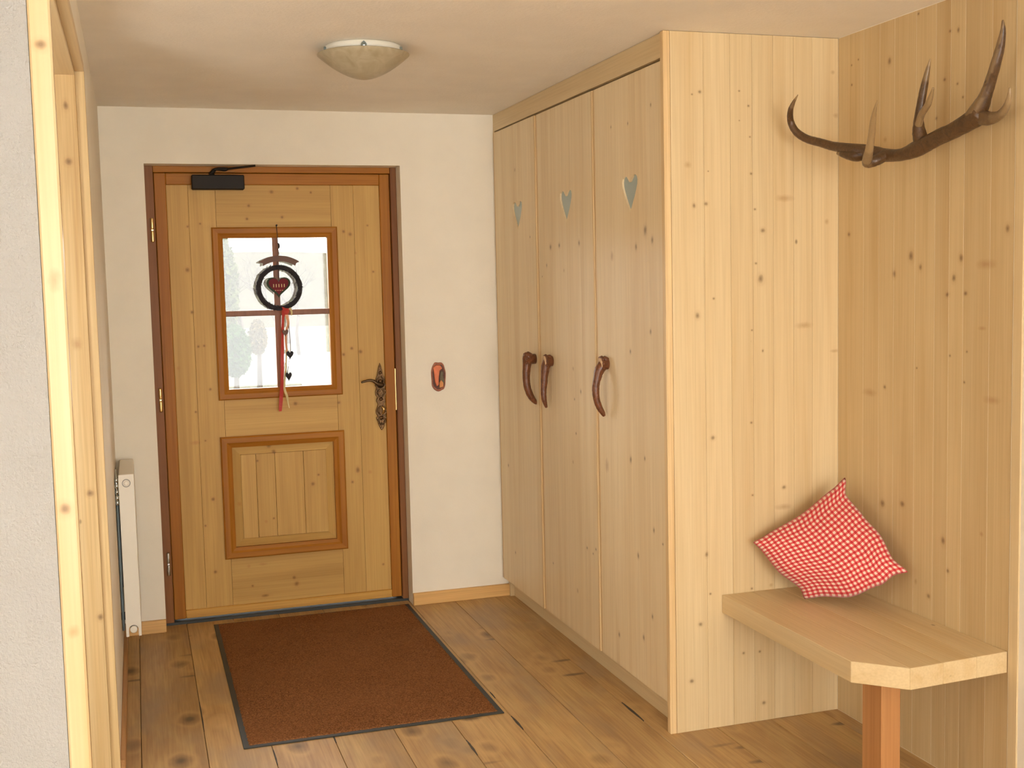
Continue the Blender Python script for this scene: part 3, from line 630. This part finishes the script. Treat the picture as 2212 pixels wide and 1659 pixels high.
for hpts, dd, sg, core in ((H1, D1, -1, False), (H2, D2, -1, True), (H3, D3, -1, True)):
    bm = bmesh.new()
    tube(bm, hpts, 14, 5, jitter=.05, rnd=rg)
    c = hpts[0]; c2 = hpts[1]
    # rose: sawn head that looks into the room, ragged rim, neck bent down into the pull
    yc_, zc_ = c2[1], c2[2]
    x0_ = c2[0] - .016
    lathe(bm, yc_, zc_, [(.020, x0_ + .002), (.0265, x0_), (.0280, x0_ + .004), (.0245, x0_ + .010), (.0235, x0_ + .024), (.0225, XW - dd_x(dd) + .001)], 18, axis='x')
    for k in range(9):
        an = k * 2 * math.pi / 9 + .3
        rr_ = rg.uniform(.0030, .0055)
        tube(bm, [(x0_ + .006, yc_ + .022 * math.cos(an), zc_ + .022 * math.sin(an), rr_ * 1.4), (x0_ + .003, yc_ + .0295 * math.cos(an), zc_ + .0295 * math.sin(an), rr_)], 7, 1)
    h = link('handle', bm, M_pull, dd, smooth=True, label='brown antler pull')
    bm = lathe(bmesh.new(), yc_, zc_, [(.0235, x0_ + .003), (.0230, x0_ - .0020), (.010, x0_ - .0030), (.001, x0_ - .0030)], 18, axis='x')
    link('sawn_face', bm, M_core if core else M_pull, dd)
# panel towards the niche
sp = link('side_panel', bx(1.7055, 1.7300, YP, YP + .026, 0, H - .001, .002), M_edge, ward)
sx = [1.7303, 1.852, 1.952, 2.036, 2.116, 2.196, 2.27, 2.3745]
for a, b in zip(sx[:-1], sx[1:]):
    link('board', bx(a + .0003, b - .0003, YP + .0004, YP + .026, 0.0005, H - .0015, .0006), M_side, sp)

# ------------------------------------------------------------------ bench
bench = empty('bench', (2.14, -2.40, 0), 'pale spruce corner bench with a clipped corner on one square leg', 'bench')
BZ0, BZ1 = 0.412, 0.475
outer = [(1.907, YP - .0015), (1.907, -2.748), (2.024, -2.862), (2.3735, -2.840)]
# glued boards of the seat, running along the wall
cuts = [1.907, 2.024, 2.14, 2.26, 2.3735]
def front_y(x):
    if x <= 2.024: return -2.748 + (x - 1.907) / (2.024 - 1.907) * (-2.862 + 2.748)
    return -2.862 + (x - 2.024) / (2.3735 - 2.024) * .022
for a, b in zip(cuts[:-1], cuts[1:]):
    pts = [(a + .0002, YP - .0015), (a + .0002, front_y(a)), (b - .0002, front_y(b)), (b - .0002, YP - .0015)]
    link('seat_board', prism(bmesh.new(), pts, 'z', BZ0, BZ1, .0012 if a > 1.91 else .0015), M_bench, bench)
link('leg', bx(2.046, 2.112, -2.700, -2.600, 0, BZ0, .003), M_leg, bench, label='orange brown square leg')
link('support_batten', bx(2.345, 2.3735, -2.55, -2.0, BZ0 - .04, BZ0, .002), M_spry, bench)

# ------------------------------------------------------------------ cushion
def cushion():
    m, nt, p = newmat('red_gingham')
    uv = N(nt, 'ShaderNodeUVMap'); uv.uv_map = 'weave'
    sep = N(nt, 'ShaderNodeSeparateXYZ'); nt.links.new(uv.outputs[0], sep.inputs[0])
    st = []
    for i in range(2):
        f = math_(nt, 'FRACT', math_(nt, 'MULTIPLY', sep.outputs[i], 21.0))
        tri = math_(nt, 'ABSOLUTE', math_(nt, 'SUBTRACT', f, 0.5))
        st.append(math_(nt, 'MULTIPLY_ADD', tri, 12.0, -2.6, clamp=True))
    s = math_(nt, 'MULTIPLY', math_(nt, 'ADD', st[0], st[1]), 0.5)
    col = ramp(nt, s, [(0.0, (0.80, 0.62, 0.50)), (0.5, (0.66, 0.12, 0.11)), (1.0, (0.50, 0.022, 0.032))])
    nt.links.new(col, p.inputs['Base Color']); p.inputs['Roughness'].default_value = 0.85
    p.inputs['Sheen Weight'].default_value = 0.2; p.inputs['Specular IOR Level'].default_value = 0.2
    g = N(nt, 'ShaderNodeNewGeometry'); n = N(nt, 'ShaderNodeTexNoise'); n.inputs['Scale'].default_value = 35; nt.links.new(g.outputs['Position'], n.inputs['Vector'])
    b = N(nt, 'ShaderNodeBump'); b.inputs['Strength'].default_value = 0.3; b.inputs['Distance'].default_value = 0.006
    nt.links.new(n.outputs[0], b.inputs['Height']); nt.links.new(b.outputs[0], p.inputs['Normal'])
    Lc, Tc, Rc, Bc = Vector((1.998, -2.030, .665)), Vector((2.318, -2.10, .880)), Vector((2.328, -2.437, .622)), Vector((2.127, -2.150, .482))
    nrm = ((Tc - Lc).cross(Bc - Lc)).normalized()
    if nrm.y > 0: nrm = -nrm
    def prof_(tab, t):
        for (t0, v0), (t1, v1) in zip(tab[:-1], tab[1:]):
            if t <= t1:
                k = (t - t0) / (t1 - t0); k = k * k * (3 - 2 * k); return v0 + (v1 - v0) * k
        return tab[-1][1]
    def edge(a, b, off, t):
        return a.lerp(b, t) + off[0] * prof_(off[1], t)
    cen = (Lc + Tc + Rc + Bc) / 4
    def off(a, b, k):
        mdl = (a + b) / 2; return ((cen - mdl).normalized(), k)
    oLT, oTR = off(Lc, Tc, [(0, 0), (.12, .005), (.5, .017), (.85, .008), (1, 0)]), off(Tc, Rc, [(0, 0), (.16, .030), (.4, .020), (.62, .008), (.84, .016), (1, 0)])
    oBR = off(Bc, Rc, [(0, 0), (.10, -.004), (.42, -.034), (.70, -.020), (.90, .002), (1, 0)]); oLB = off(Lc, Bc, [(0, 0), (.12, .002), (.5, -.004), (.84, .012), (1, 0)])
    nn = 44; bm = bmesh.new(); lay = bm.loops.layers.uv.new('weave'); G = {}
    for side in (1, -1):
        for i in range(nn + 1):
            for j in range(nn + 1):
                u, v = i / nn, j / nn        # u: L->T , v: L->B
                top = edge(Lc, Tc, oLT, u); bot = edge(Bc, Rc, oBR, u)
                lf = edge(Lc, Bc, oLB, v); rt = edge(Tc, Rc, oTR, v)
                q = top * (1 - v) + bot * v + lf * (1 - u) + rt * u - (Lc * (1 - u) * (1 - v) + Tc * u * (1 - v) + Bc * (1 - u) * v + Rc * u * v)
                e = (4 * u * (1 - u)) * (4 * v * (1 - v))
                h = e ** 0.46 * (.070 if side > 0 else .045)
                h *= 1 + .04 * math.sin(u * 9 + v * 5) + .03 * math.sin(v * 14 - u * 4)
                # puckers that run in from the corners
                h += .003 * math.sin(24 * (u - v)) * (1 - e) * (e ** .3)
                q = q + nrm * h * side
                q.z = max(q.z, .4765)
                q.x = min(q.x, XR - .004); q.y = min(q.y, YP - .004)
                key = (side, i, j)
                if (i in (0, nn) or j in (0, nn)) and side < 0: G[key] = G[(1, i, j)]
                else: G[key] = bm.verts.new(q)
        for i in range(nn):
            for j in range(nn):
                vs_ = [G[(side, i, j)], G[(side, i + 1, j)], G[(side, i + 1, j + 1)], G[(side, i, j + 1)]]
                uvs = [(i / nn, j / nn), ((i + 1) / nn, j / nn), ((i + 1) / nn, (j + 1) / nn), (i / nn, (j + 1) / nn)]
                if side < 0: vs_.reverse(); uvs.reverse()
                try: f = bm.faces.new(vs_)
                except ValueError: continue
                f.smooth = True
                for l, w in zip(f.loops, uvs): l[lay].uv = w
    bmesh.ops.recalc_face_normals(bm, faces=list(bm.faces))
    link('cushion', bm, m, label='red and white gingham cushion leaning in the corner on the bench', cat='cushion')
cushion()

# ------------------------------------------------------------------ antler on the wall
M_ant = antler_mat('antler', (0.060, 0.030, 0.012, 1), (0.40, 0.27, 0.13, 1))
ant = empty('antler', (2.30, -2.40, 1.95), 'large brown stag antler with pale tine tips mounted on the spruce boards', 'antler')
def ant_part(name, pts, tipf, seg=16, label=None):
    bm = bmesh.new(); tube(bm, pts, seg, 6, jitter=.035, rnd=random.Random(len(pts)))
    lay = bm.verts.layers.float.new('tip')
    P = [Vector(p[:3]) for p in pts]; n = len(P) - 1
    for v in bm.verts:
        k = min(range(len(P)), key=lambda i: (P[i] - v.co).length)
        v[lay] = tipf(k / n, v.co)
    return link(name, bm, M_ant, ant, smooth=True, label=label)
ant_part('beam', A_BEAM, lambda t, c: max(0, 0.8 - t * 9))
ant_part('burr', A_BASE, lambda t, c: max(0, .6 - t * 4))
ant_part('tine', A_FRONT, lambda t, c: .85 if t < .55 else max(0, .7 - (t - .55) * 2.2))
ant_part('tine', A_BEZ + [A_BEAM[-4][:3] + (.018,)], lambda t, c: max(0, .75 - t * 2.4))
ant_part('tine', A_PRONG, lambda t, c: .7)
ant_part('tine', A_TALL + [A_BEAM[-2][:3] + (.024,)], lambda t, c: max(0, .3 - t * 2.0) + (.35 if c.x < 2.29 and t > .1 else 0))
ant_part('tine', A_END, lambda t, c: max(0, .85 - t * .9))

# ------------------------------------------------------------------ radiator
M_white = plain('radiator_enamel', (0.90, 0.85, 0.74, 1), 0.35)
M_chrome = plain('chrome_valve', (0.55, 0.60, 0.62, 1), 0.2, 1.0)
M_blue = plain('grey_pipe', (0.16, 0.20, 0.22, 1), 0.45)
rad = empty('radiator', (-.065, -.25, 0.13), 'white flat panel radiator seen end-on against the left wall', 'radiator')
RX0, RX1, RY0, RY1, RZ0, RZ1 = -.098, -.036, -.50, -.03, .135, .822
link('panel', bx(RX1 - .012, RX1, RY0 + .006, RY1, RZ0 + .01, RZ1 - .004, .003), M_white, rad)
link('panel', bx(RX0, RX0 + .012, RY0 + .006, RY1, RZ0 + .01, RZ1 - .004, .003), M_white, rad)
link('top_grille', bx(RX0 + .001, RX1 - .001, RY0 + .004, RY1 - .002, RZ1 - .008, RZ1, .003), M_white, rad)
# end cover with a U-shaped cut-out for the pipe stub at the bottom
cx_ = (RX0 + RX1) / 2; pts = [(RX0, RZ0), (RX0, RZ1), (RX1, RZ1), (RX1, RZ0), (cx_ + .019, RZ0)]
for k in range(9):
    a = math.pi * k / 8; pts.append((cx_ + .019 * math.cos(a), RZ0 + .030 + .019 * math.sin(a)))
pts.append((cx_ - .019, RZ0))
link('end_cover', prism(bmesh.new(), pts, 'y', RY0, RY0 + .005, .0012), M_white, rad)
bm = bmesh.new(); lathe(bm, cx_, RZ0 + .030, [(.015, RY0 + .06), (.015, RY0 - .001), (.013, RY0 - .003), (.001, RY0 - .003)], 24, axis='y')
link('pipe_stub', bm, M_white, rad)
bm = bmesh.new(); lathe(bm, cx_, RZ1 - .036, [(.017, RY0 + .01), (.017, RY0 - .002), (.0135, RY0 - .002), (.0135, RY0 + .001), (.001, RY0 + .001)], 24, axis='y')
r1 = link('plug_ring', bm, plain('plug_grey', (0.42, 0.40, 0.36, 1), 0.4), rad)
bm = bmesh.new(); lathe(bm, cx_, RZ1 - .036, [(.010, RY0 + .01), (.010, RY0 - .003), (.006, RY0 - .005), (.001, RY0 - .005)], 20, axis='y')
link('plug', bm, M_white, r1)
bm = bmesh.new()
tube(bm, [(-.1065, RY0 + .02, .16, .0055), (-.1065, RY0 + .02, .45, .0055), (-.1065, RY0 + .02, .70, .0055)], 10, 2)
link('riser_pipe', bm, M_blue, rad)
bm = bmesh.new()
for z, r in ((.705, .008), (.725, .010), (.750, .0085), (.775, .0105), (.800, .008)):
    lathe(bm, -.106, RY0 + .004, [(.001, z - .010), (r, z - .008), (r * .8, z), (r, z + .008), (.001, z + .010)], 8)
tube(bm, [(-.106, RY0 + .004, .70, .005), (-.106, RY0 + .004, .845, .004)], 8, 1)
link('vent_valve', bm, M_chrome, rad)
link('wall_bracket', bx(XL, RX0 + .004, RY0 + .035, RY0 + .055, .20, .23, .001), M_iron, rad)
link('wall_bracket', bx(XL, RX0 + .004, RY0 + .20, RY0 + .22, .30, .72, .001), M_blue, rad)

# ------------------------------------------------------------------ ceiling lamp
LXc, LYc = 0.792, -1.51
lamp = empty('ceiling_lamp', (LXc, LYc, H), 'round flush ceiling lamp with a marbled glass bowl and metal studs', 'lamp')
bm = lathe(bmesh.new(), LXc, LYc, [(.125, H - .0005), (.131, H - .004), (.131, H - .024), (.120, H - .028), (.001, H - .028)], 56)
link('base_ring', bm, plain('lamp_enamel', (0.80, 0.76, 0.66, 1), 0.35), lamp)
m, nt, p = newmat('alabaster_glass')
g = N(nt, 'ShaderNodeNewGeometry'); n = N(nt, 'ShaderNodeTexNoise'); n.inputs['Scale'].default_value = 16; n.inputs['Detail'].default_value = 3; n.inputs['Distortion'].default_value = 2
nt.links.new(g.outputs['Position'], n.inputs['Vector'])
nt.links.new(ramp(nt, n.outputs[0], [(0.3, (0.34, 0.28, 0.17)), (0.7, (0.44, 0.37, 0.25))]), p.inputs['Base Color'])
p.inputs['Roughness'].default_value = 0.35; p.inputs['Subsurface Weight'].default_value = 0.0
M_bowl = m
prof = []
for k in range(11):
    a = math.pi / 2 * k / 10
    rr_ = max(1 - k / 10, .006); prof.append((.158 * rr_, 2.369 - .081 * (1 - rr_ ** 1.75)))
bm = lathe(bmesh.new(), LXc, LYc, [(.120, 2.3735), (.150, 2.374), (.1585, 2.371)] + prof, 56)
link('glass_bowl', bm, M_bowl, lamp)
M_stud = plain('lamp_stud', (0.35, 0.45, 0.52, 1), 0.15, 1.0)
d0 = math.atan2(-5.58 - LYc, 0 - LXc)
for k in range(3):
    a = d0 + 0.02 + k * 2 * math.pi / 3
    bm = bmesh.new(); x, y = LXc + .138 * math.cos(a), LYc + .138 * math.sin(a)
    lathe(bm, x, y, [(.001, 2.389), (.006, 2.388), (.0095, 2.383), (.0105, 2.379), (.0095, 2.373), (.006, 2.368), (.001, 2.366)], 16)
    tube(bm, [(x, y, 2.389, .003), (LXc + .126 * math.cos(a), LYc + .126 * math.sin(a), 2.392, .003)], 8, 1)
    link('stud', bm, M_stud, lamp, smooth=True)
for a in (d0 + 1.30, d0 - 1.30):
    x, y = LXc + .133 * math.cos(a), LYc + .133 * math.sin(a)
    link('clip', bx(x - .005, x + .005, y - .005, y + .005, 2.366, 2.392, .0015), M_stud, lamp)

# ------------------------------------------------------------------ door mat
m, nt, p = newmat('mat_pile')
g = N(nt, 'ShaderNodeNewGeometry'); n = N(nt, 'ShaderNodeTexNoise'); n.inputs['Scale'].default_value = 190; n.inputs['Detail'].default_value = 4
nt.links.new(g.outputs['Position'], n.inputs['Vector'])
n2 = N(nt, 'ShaderNodeTexNoise'); n2.inputs['Scale'].default_value = 3.2; nt.links.new(g.outputs['Position'], n2.inputs['Vector'])
c = ramp(nt, n.outputs[0], [(0.32, (0.13, 0.050, 0.018)), (0.5, (0.24, 0.098, 0.036)), (0.68, (0.34, 0.15, 0.06))])
c = mixc(nt, ramp(nt, n2.outputs[0], [(0.35, (0, 0, 0)), (0.7, (0.35,) * 3)]), c, (0.30, 0.13, 0.052, 1))
nt.links.new(c, p.inputs['Base Color']); p.inputs['Roughness'].default_value = 1.0; p.inputs['Specular IOR Level'].default_value = 0.05
b = N(nt, 'ShaderNodeBump'); b.inputs['Strength'].default_value = 1.0; b.inputs['Distance'].default_value = 0.006
nt.links.new(n.outputs[0], b.inputs['Height']); nt.links.new(b.outputs[0], p.inputs['Normal'])
M_pile = m
MX0, MX1, MY0, MY1 = 0.285, 1.225, -1.568, 0.015
mat_ = empty('door_mat', (0.755, -0.78, 0), 'brown pile doormat with black rubber edging in front of the house door', 'doormat')
link('rubber_edge', bx(MX0, MX1, MY0, MY1, 0.0008, 0.0045, .0015), M_rubber, mat_)
rm = random.Random(5); bm = bmesh.new(); nx, ny = 150, 250; V = {}
for i in range(nx + 1):
    for j in range(ny + 1):
        ed = i in (0, nx) or j in (0, ny)
        x = MX0 + .020 + (MX1 - MX0 - .040) * i / nx; y = MY0 + .020 + (MY1 - MY0 - .034) * j / ny
        V[i, j] = bm.verts.new((x + rm.uniform(-.002, .002), y + rm.uniform(-.002, .002), .0045 if ed else .0085 + rm.uniform(-.0012, .0012)))
for i in range(nx):
    for j in range(ny):
        bm.faces.new((V[i, j], V[i + 1, j], V[i + 1, j + 1], V[i, j + 1]))
link('pile', bm, M_pile, mat_)

# ------------------------------------------------------------------ hanging wreath on the door window
M_twig = plain('dark_twig', (0.030, 0.026, 0.034, 1), 0.8, 0, 1.0, 160, var=0.5)
M_banner = plain('brown_wood_banner', (0.15, 0.075, 0.055, 1), 0.6)
M_red = plain('red_ribbon', (0.50, 0.045, 0.035, 1), 0.6)
M_yel = plain('cream_ribbon', (0.72, 0.60, 0.30, 1), 0.6)
M_heart = plain('heart_felt', (0.16, 0.012, 0.020, 1), 0.8)
M_green = plain('heart_rim', (0.035, 0.055, 0.030, 1), 0.8)
M_orange = plain('peach_ribbon', (0.78, 0.42, 0.25, 1), 0.6)
wy = 0.072
wr = empty('door_wreath', (0.659, wy, 1.58), 'dark twig ring with a heart, arched banner and red ribbons hanging on the door window', 'wreath')
bm = bmesh.new(); rr = random.Random(11)
for s in range(5):
    pts = []
    ph = s * 2 * math.pi / 5
    for k in range(49):
        a = 2 * math.pi * k / 48; w = .0065
        tw = ph + a * 7
        R0 = .097 + w * math.cos(tw)
        pts.append((0.6595 + R0 * math.cos(a), wy + w * math.sin(tw), 1.580 + R0 * math.sin(a), .0062))
    tube(bm, pts, 7, 1, jitter=.12, rnd=rr)
for k in range(60):
    a = rr.uniform(0, 6.283); R0 = .097; b_ = a + rr.uniform(-.25, .25); R1 = R0 + rr.choice((-1, 1)) * rr.uniform(.010, .018)
    tube(bm, [(0.6595 + R0 * math.cos(a), wy, 1.58 + R0 * math.sin(a), .0022), (0.6595 + R1 * math.cos(b_), wy + rr.uniform(-.008, .008), 1.58 + R1 * math.sin(b_), .0012)], 5, 1)
link('twig_ring', bm, M_twig, wr)
# arched banner with notched ends
def arc(r, a): return (0.662 + r * math.sin(a), 1.732 - .17 + r * math.cos(a))
top = [arc(.170, a / 10 * .54) for a in range(-10, 11)]; bot = [arc(.143, a / 10 * .56) for a in range(10, -11, -1)]
pts = top + [(top[-1][0] + .008, top[-1][1] - .006), (top[-1][0] - .007, top[-1][1] - .013)] + bot + [(bot[-1][0] + .0, bot[-1][1] + .014), (top[0][0] - .010, top[0][1] - .006)]
link('banner', prism(bmesh.new(), pts, 'y', wy - .004, wy + .003), M_banner, wr)
def heart_pts(cx, cz, w, h, n=28):
    o = []
    for k in range(n):
        t = 2 * math.pi * k / n
        o.append((cx + w / 2 * math.sin(t) ** 3, cz + h * (13 * math.cos(t) - 5 * math.cos(2 * t) - 2 * math.cos(3 * t) - math.cos(4 * t)) / 29.0))
    return o
hb = link('heart', prism(bmesh.new(), heart_pts(0.656, 1.590, .114, .098), 'y', wy - .006, wy + .006, .002), M_green, wr)
link('heart_field', prism(bmesh.new(), heart_pts(0.656, 1.592, .094, .080), 'y', wy - .009, wy - .005, .001), M_heart, hb)
for k in range(5):
    x = 0.632 + k * .0125
    link('stitch', bx(x - .0018, x + .0018, wy - .0105, wy - .0085, 1.583, 1.598), M_yel, hb)
for k in range(4):
    x = 0.641 + k * .0105
    link('stitch', bx(x - .003, x + .003, wy - .0105, wy - .0085, 1.5665, 1.5695), M_orange, hb)
bm = bmesh.new()
tube(bm, [(0.6605, yl - .020, 1.874, .0016), (0.6615, wy + .006, 1.80, .0014), (0.6635, wy, 1.735, .0014)], 6, 2)
tube(bm, [(0.6605, yl - .016, 1.874, .0035), (0.6605, yl - .032, 1.876, .004)], 8, 1)
tube(bm, [(0.664, wy, 1.79, .004), (0.666, wy, 1.775, .005), (0.665, wy, 1.765, .002)], 8, 2)
tube(bm, [(0.655, wy, 1.705, .0016), (0.650, wy, 1.675, .0016)], 6, 1)
tube(bm, [(0.658, wy, 1.672, .0016), (0.657, wy, 1.628, .0016)], 6, 1)
link('cord', bm, M_twig, wr)
def ribbon(pts, mat, nm='ribbon'):
    """flat band through (x, y, z, half width)"""
    bm = bmesh.new(); P = catmull(pts, 6); prev = None
    for i, q in enumerate(P):
        tw = math.sin(i * .23) * .6
        dx, dy = q[3] * math.cos(tw), q[3] * math.sin(tw)
        a = [bm.verts.new((q[0] - dx, q[1] - dy - .0005, q[2])), bm.verts.new((q[0] + dx, q[1] + dy - .0005, q[2])), bm.verts.new((q[0] + dx, q[1] + dy + .0007, q[2])), bm.verts.new((q[0] - dx, q[1] - dy + .0007, q[2]))]
        if prev:
            for k in range(4): bm.faces.new((prev[k], prev[(k + 1) % 4], a[(k + 1) % 4], a[k]))
        else: bm.faces.new(a)
        prev = a
    bm.faces.new(prev[::-1]); bmesh.ops.recalc_face_normals(bm, faces=list(bm.faces))
    return link(nm, bm, mat, wr)
ry = wy - .006
ribbon([(0.676, ry, 1.485, .008), (0.668, ry, 1.40, .008), (0.662, ry, 1.28, .008), (0.656, ry, 1.16, .008), (0.648, ry, 1.07, .009), (0.640, ry, .992, .0075)], M_red)
ribbon([(0.683, ry - .003, 1.490, .017), (0.688, ry - .003, 1.462, .014), (0.683, ry - .003, 1.452, .006)], M_red, 'ribbon_bow')
ribbon([(0.700, ry, 1.49, .006), (0.712, ry, 1.466, .006), (0.710, ry, 1.448, .004)], M_yel)
ribbon([(0.688, ry, 1.452, .0085), (0.694, ry, 1.41, .008), (0.684, ry, 1.375, .007), (0.680, ry, 1.33, .006), (0.684, ry, 1.26, .005)], M_orange)
ribbon([(0.682, ry + .003, 1.30, .004), (0.675, ry, 1.20, .005), (0.664, ry, 1.11, .005), (0.675, ry, 1.06, .006), (0.679, ry, 1.03, .003), (0.684, ry, 1.005, .002)], M_yel)
bm = bmesh.new(); tube(bm, [(0.697, ry, 1.40, .0018), (0.700, ry, 1.33, .0016), (0.699, ry, 1.27, .0016), (0.685, ry, 1.20, .0014), (0.682, ry, 1.17, .0014)], 6, 3)
link('cord', bm, M_banner, wr)
for (x, z, w_, h_, mm) in ((0.678, 1.368, .030, .034, M_banner), (0.696, 1.262, .034, .040, M_twig), (0.686, 1.160, .030, .042, M_twig)):
    link('charm_heart', prism(bmesh.new(), heart_pts(x, z, w_, h_), 'y', ry - .008, ry, .0015), mm, wr)

# ------------------------------------------------------------------ clay plaque on the wall
M_clay = plain('terracotta', (0.44, 0.17, 0.10, 1), 0.8, 0, 0.5, 120, var=0.35)
M_clayd = plain('dark_terracotta', (0.17, 0.075, 0.060, 1), 0.8, 0, 0.5, 150, var=0.4)
M_glaze = plain('orange_glaze', (0.78, 0.20, 0.07, 1), 0.45, var=0.25, bscale=40)
M_gold = plain('ochre_glaze', (0.66, 0.27, 0.08, 1), 0.5)
M_olive = plain('olive_glaze', (0.13, 0.10, 0.05, 1), 0.5)
pcx, pcz = 1.4045, 1.128
pq = empty('clay_plaque', (pcx, -.01, pcz), 'small reddish clay relief plaque on the white wall right of the door', 'plaque')
def blob(w, h, lob, n=40):
    o = []
    for k in range(n):
        a = 2 * math.pi * k / n; r = 1 + lob * math.sin(a * 7 + .6) + lob * .6 * math.sin(a * 11)
        c_, s_ = math.cos(a), math.sin(a)
        o.append((pcx + w * r * math.copysign(abs(c_) ** .72, c_), pcz + h * r * math.copysign(abs(s_) ** .72, s_)))
    return o
link('back_slab', prism(bmesh.new(), blob(.036, .071, .022), 'y', -.010, 0.0, .002), M_clay, pq)
link('rim', prism(bmesh.new(), blob(.031, .060, .03), 'y', -.013, -.009, .0015), M_clayd, pq)
link('robe', prism(bmesh.new(), [(pcx - .028, pcz + .045), (pcx - .015, pcz + .058), (pcx + .008, pcz + .056), (pcx + .018, pcz + .040), (pcx + .004, pcz + .030), (pcx - .002, pcz - .005), (pcx - .003, pcz - .040), (pcx - .012, pcz - .046), (pcx - .020, pcz - .025), (pcx - .024, pcz + .015)], 'y', -.020, -.012, .002), M_glaze, pq)
link('figure', prism(bmesh.new(), [(pcx + .004, pcz - .050), (pcx + .022, pcz - .045), (pcx + .027, pcz - .020), (pcx + .020, pcz + .004), (pcx + .022, pcz + .022), (pcx + .012, pcz + .030), (pcx + .006, pcz + .014), (pcx + .004, pcz - .018)], 'y', -.019, -.012, .002), M_olive, pq)
link('figure_base', prism(bmesh.new(), [(pcx + .001, pcz - .054), (pcx + .020, pcz - .050), (pcx + .021, pcz - .030), (pcx + .009, pcz - .016), (pcx + .001, pcz - .030)], 'y', -.022, -.012, .002), M_gold, pq)

# ------------------------------------------------------------------ outdoors, seen through the panes of the door
M_grass = plain('pale_winter_grass', (0.050, 0.051, 0.040, 1), 1.0, spec=0.0, var=0.12, bscale=1.2)
bm = bmesh.new(); box(bm, -60, 80, 0.40, 120, -0.30, -0.18); link('ground', bm, M_grass, kind='structure')
bm = bmesh.new(); prism(bm, [(1.05, .5), (2.1, .5), (4.6, 14), (5.8, 26), (3.6, 26), (2.7, 14)], 'z', -0.18, -0.168)
link('garden_path', bm, plain('pale_gravel', (0.35, 0.35, 0.34, 1), 0.9, spec=0.0, var=.08, bscale=8), kind='structure')
rh = random.Random(21)
bm = bmesh.new(); nx = 60
def hz_(x): return 3.25 + .35 * math.sin(x * .11) + .2 * math.sin(x * .31)
row = []
for i in range(nx + 1):
    x = -40 + 110 * i / nx
    row.append([bm.verts.new((x, y, z)) for y, z in ((48, -.2), (54, .5), (62, hz_(x)), (80, hz_(x) - .5), (95, -.2))])
for i in range(nx):
    for k in range(4):
        bm.faces.new((row[i][k], row[i][k + 1], row[i + 1][k + 1], row[i + 1][k]))
link('hill', bm, plain('brown_hillside', (0.030, 0.027, 0.019, 1), 1.0, spec=0.0, var=.45, bscale=1.6), kind='structure')
M_leafg = plain('shrub_green', (0.010, 0.026, 0.003, 1), 1.0, spec=0.0, var=.4, bscale=12)
M_leafo = plain('shrub_ochre', (0.044, 0.032, 0.014, 1), 1.0, spec=0.0, var=.3, bscale=12)
M_leafy = plain('conifer_pale', (0.026, 0.031, 0.007, 1), 1.0, spec=0.0, var=.3, bscale=9)
M_bark = plain('pale_bark', (0.032, 0.026, 0.022, 1), 0.9, spec=0.0)
def leaves(bm, cx, cy, cz, rx, rz, n, s):
    for k in range(n):
        a = rh.uniform(0, 6.283); u = rh.random() ** .5; z = rh.uniform(-1, 1); q = math.sqrt(max(0, 1 - z * z)) * u
        c = Vector((cx + rx * q * math.cos(a), cy + rx * q * math.sin(a), cz + rz * z))
        d1 = Vector((rh.uniform(-1, 1), rh.uniform(-1, 1), rh.uniform(-1, 1))).normalized() * s
        d2 = Vector((rh.uniform(-1, 1), rh.uniform(-1, 1), rh.uniform(-1, 1))).normalized() * s * .6
        bm.faces.new([bm.verts.new(c - d1), bm.verts.new(c + d2), bm.verts.new(c + d1), bm.verts.new(c - d2)])
def shrub(name, x, y, z0, rx, rz, mat, n, s, label, cat):
    t = empty(name, (x, y, -.18), label, cat)
    bm = bmesh.new(); leaves(bm, x, y, z0, rx, rz, n * 2, s); link('foliage', bm, mat, t, kind='stuff')
    bm = bmesh.new(); tube(bm, [(x, y, -.18, .05), (x + .02, y, z0, .03)], 8, 1); link('trunk', bm, M_bark, t)
shrub('shrub', 1.56, 14.4, .55, .27, .42, M_leafg, 1400, .05, 'green leafy shrub outside, low in the lower left pane', 'shrub')
shrub('shrub', 2.05, 15.5, .72, .16, .30, M_leafo, 600, .045, 'ochre shrub outside, right of the green one in the lower left pane', 'shrub')
shrub('conifer_tree', 1.50, 17.5, 1.60, .42, 1.15, M_leafy, 2600, .07, 'pale yellow green tree outside, at the left of the upper left pane', 'tree')
def bare_tree(x, y, h, seed, label):
    r = random.Random(seed); bm = bmesh.new()
    def br(p, d, l, rad, lev):
        q = p + d * l
        tube(bm, [(*p, rad), (*((p + q) / 2 + Vector((r.uniform(-.05, .05) * l, 0, 0))), rad * .85), (*q, rad * .6)], 5, 1)
        if lev == 0: return
        for k in range(3):
            nd = (d + Vector((r.uniform(-.8, .8), r.uniform(-.8, .8), r.uniform(-.1, .6)))).normalized()
            br(p + d * l * r.uniform(.55, 1), nd, l * r.uniform(.55, .75), rad * .55, lev - 1)
    br(Vector((0, 0, 0)), Vector((r.uniform(-.1, .1), 0, 1)).normalized(), h * .38, h * .016, 4)
    for v in bm.verts: v.co += Vector((x, y, -.18))
    props(link('bare_tree', bm, M_bark, group='bare trees outside the door'), label, 'tree')
for i, (x, y, h, lb) in enumerate(((2.5, 24, 3.0, 'bare tree outside, behind the left part of the wreath ring'), (3.3, 23, 3.1, 'bare tree outside, right of the wreath heart'), (4.0, 25, 3.1, 'bare tree outside, furthest right in the upper right pane'), (2.1, 27, 3.2, 'bare tree outside, just right of the conifer in the upper left pane'), (4.6, 32, 3.6, 'distant bare tree outside, near the middle of the upper right pane'))):
    bare_tree(x, y, h, 40 + i, lb)
for o in bpy.data.objects:
    if '_base' in o.keys(): del o['_base']
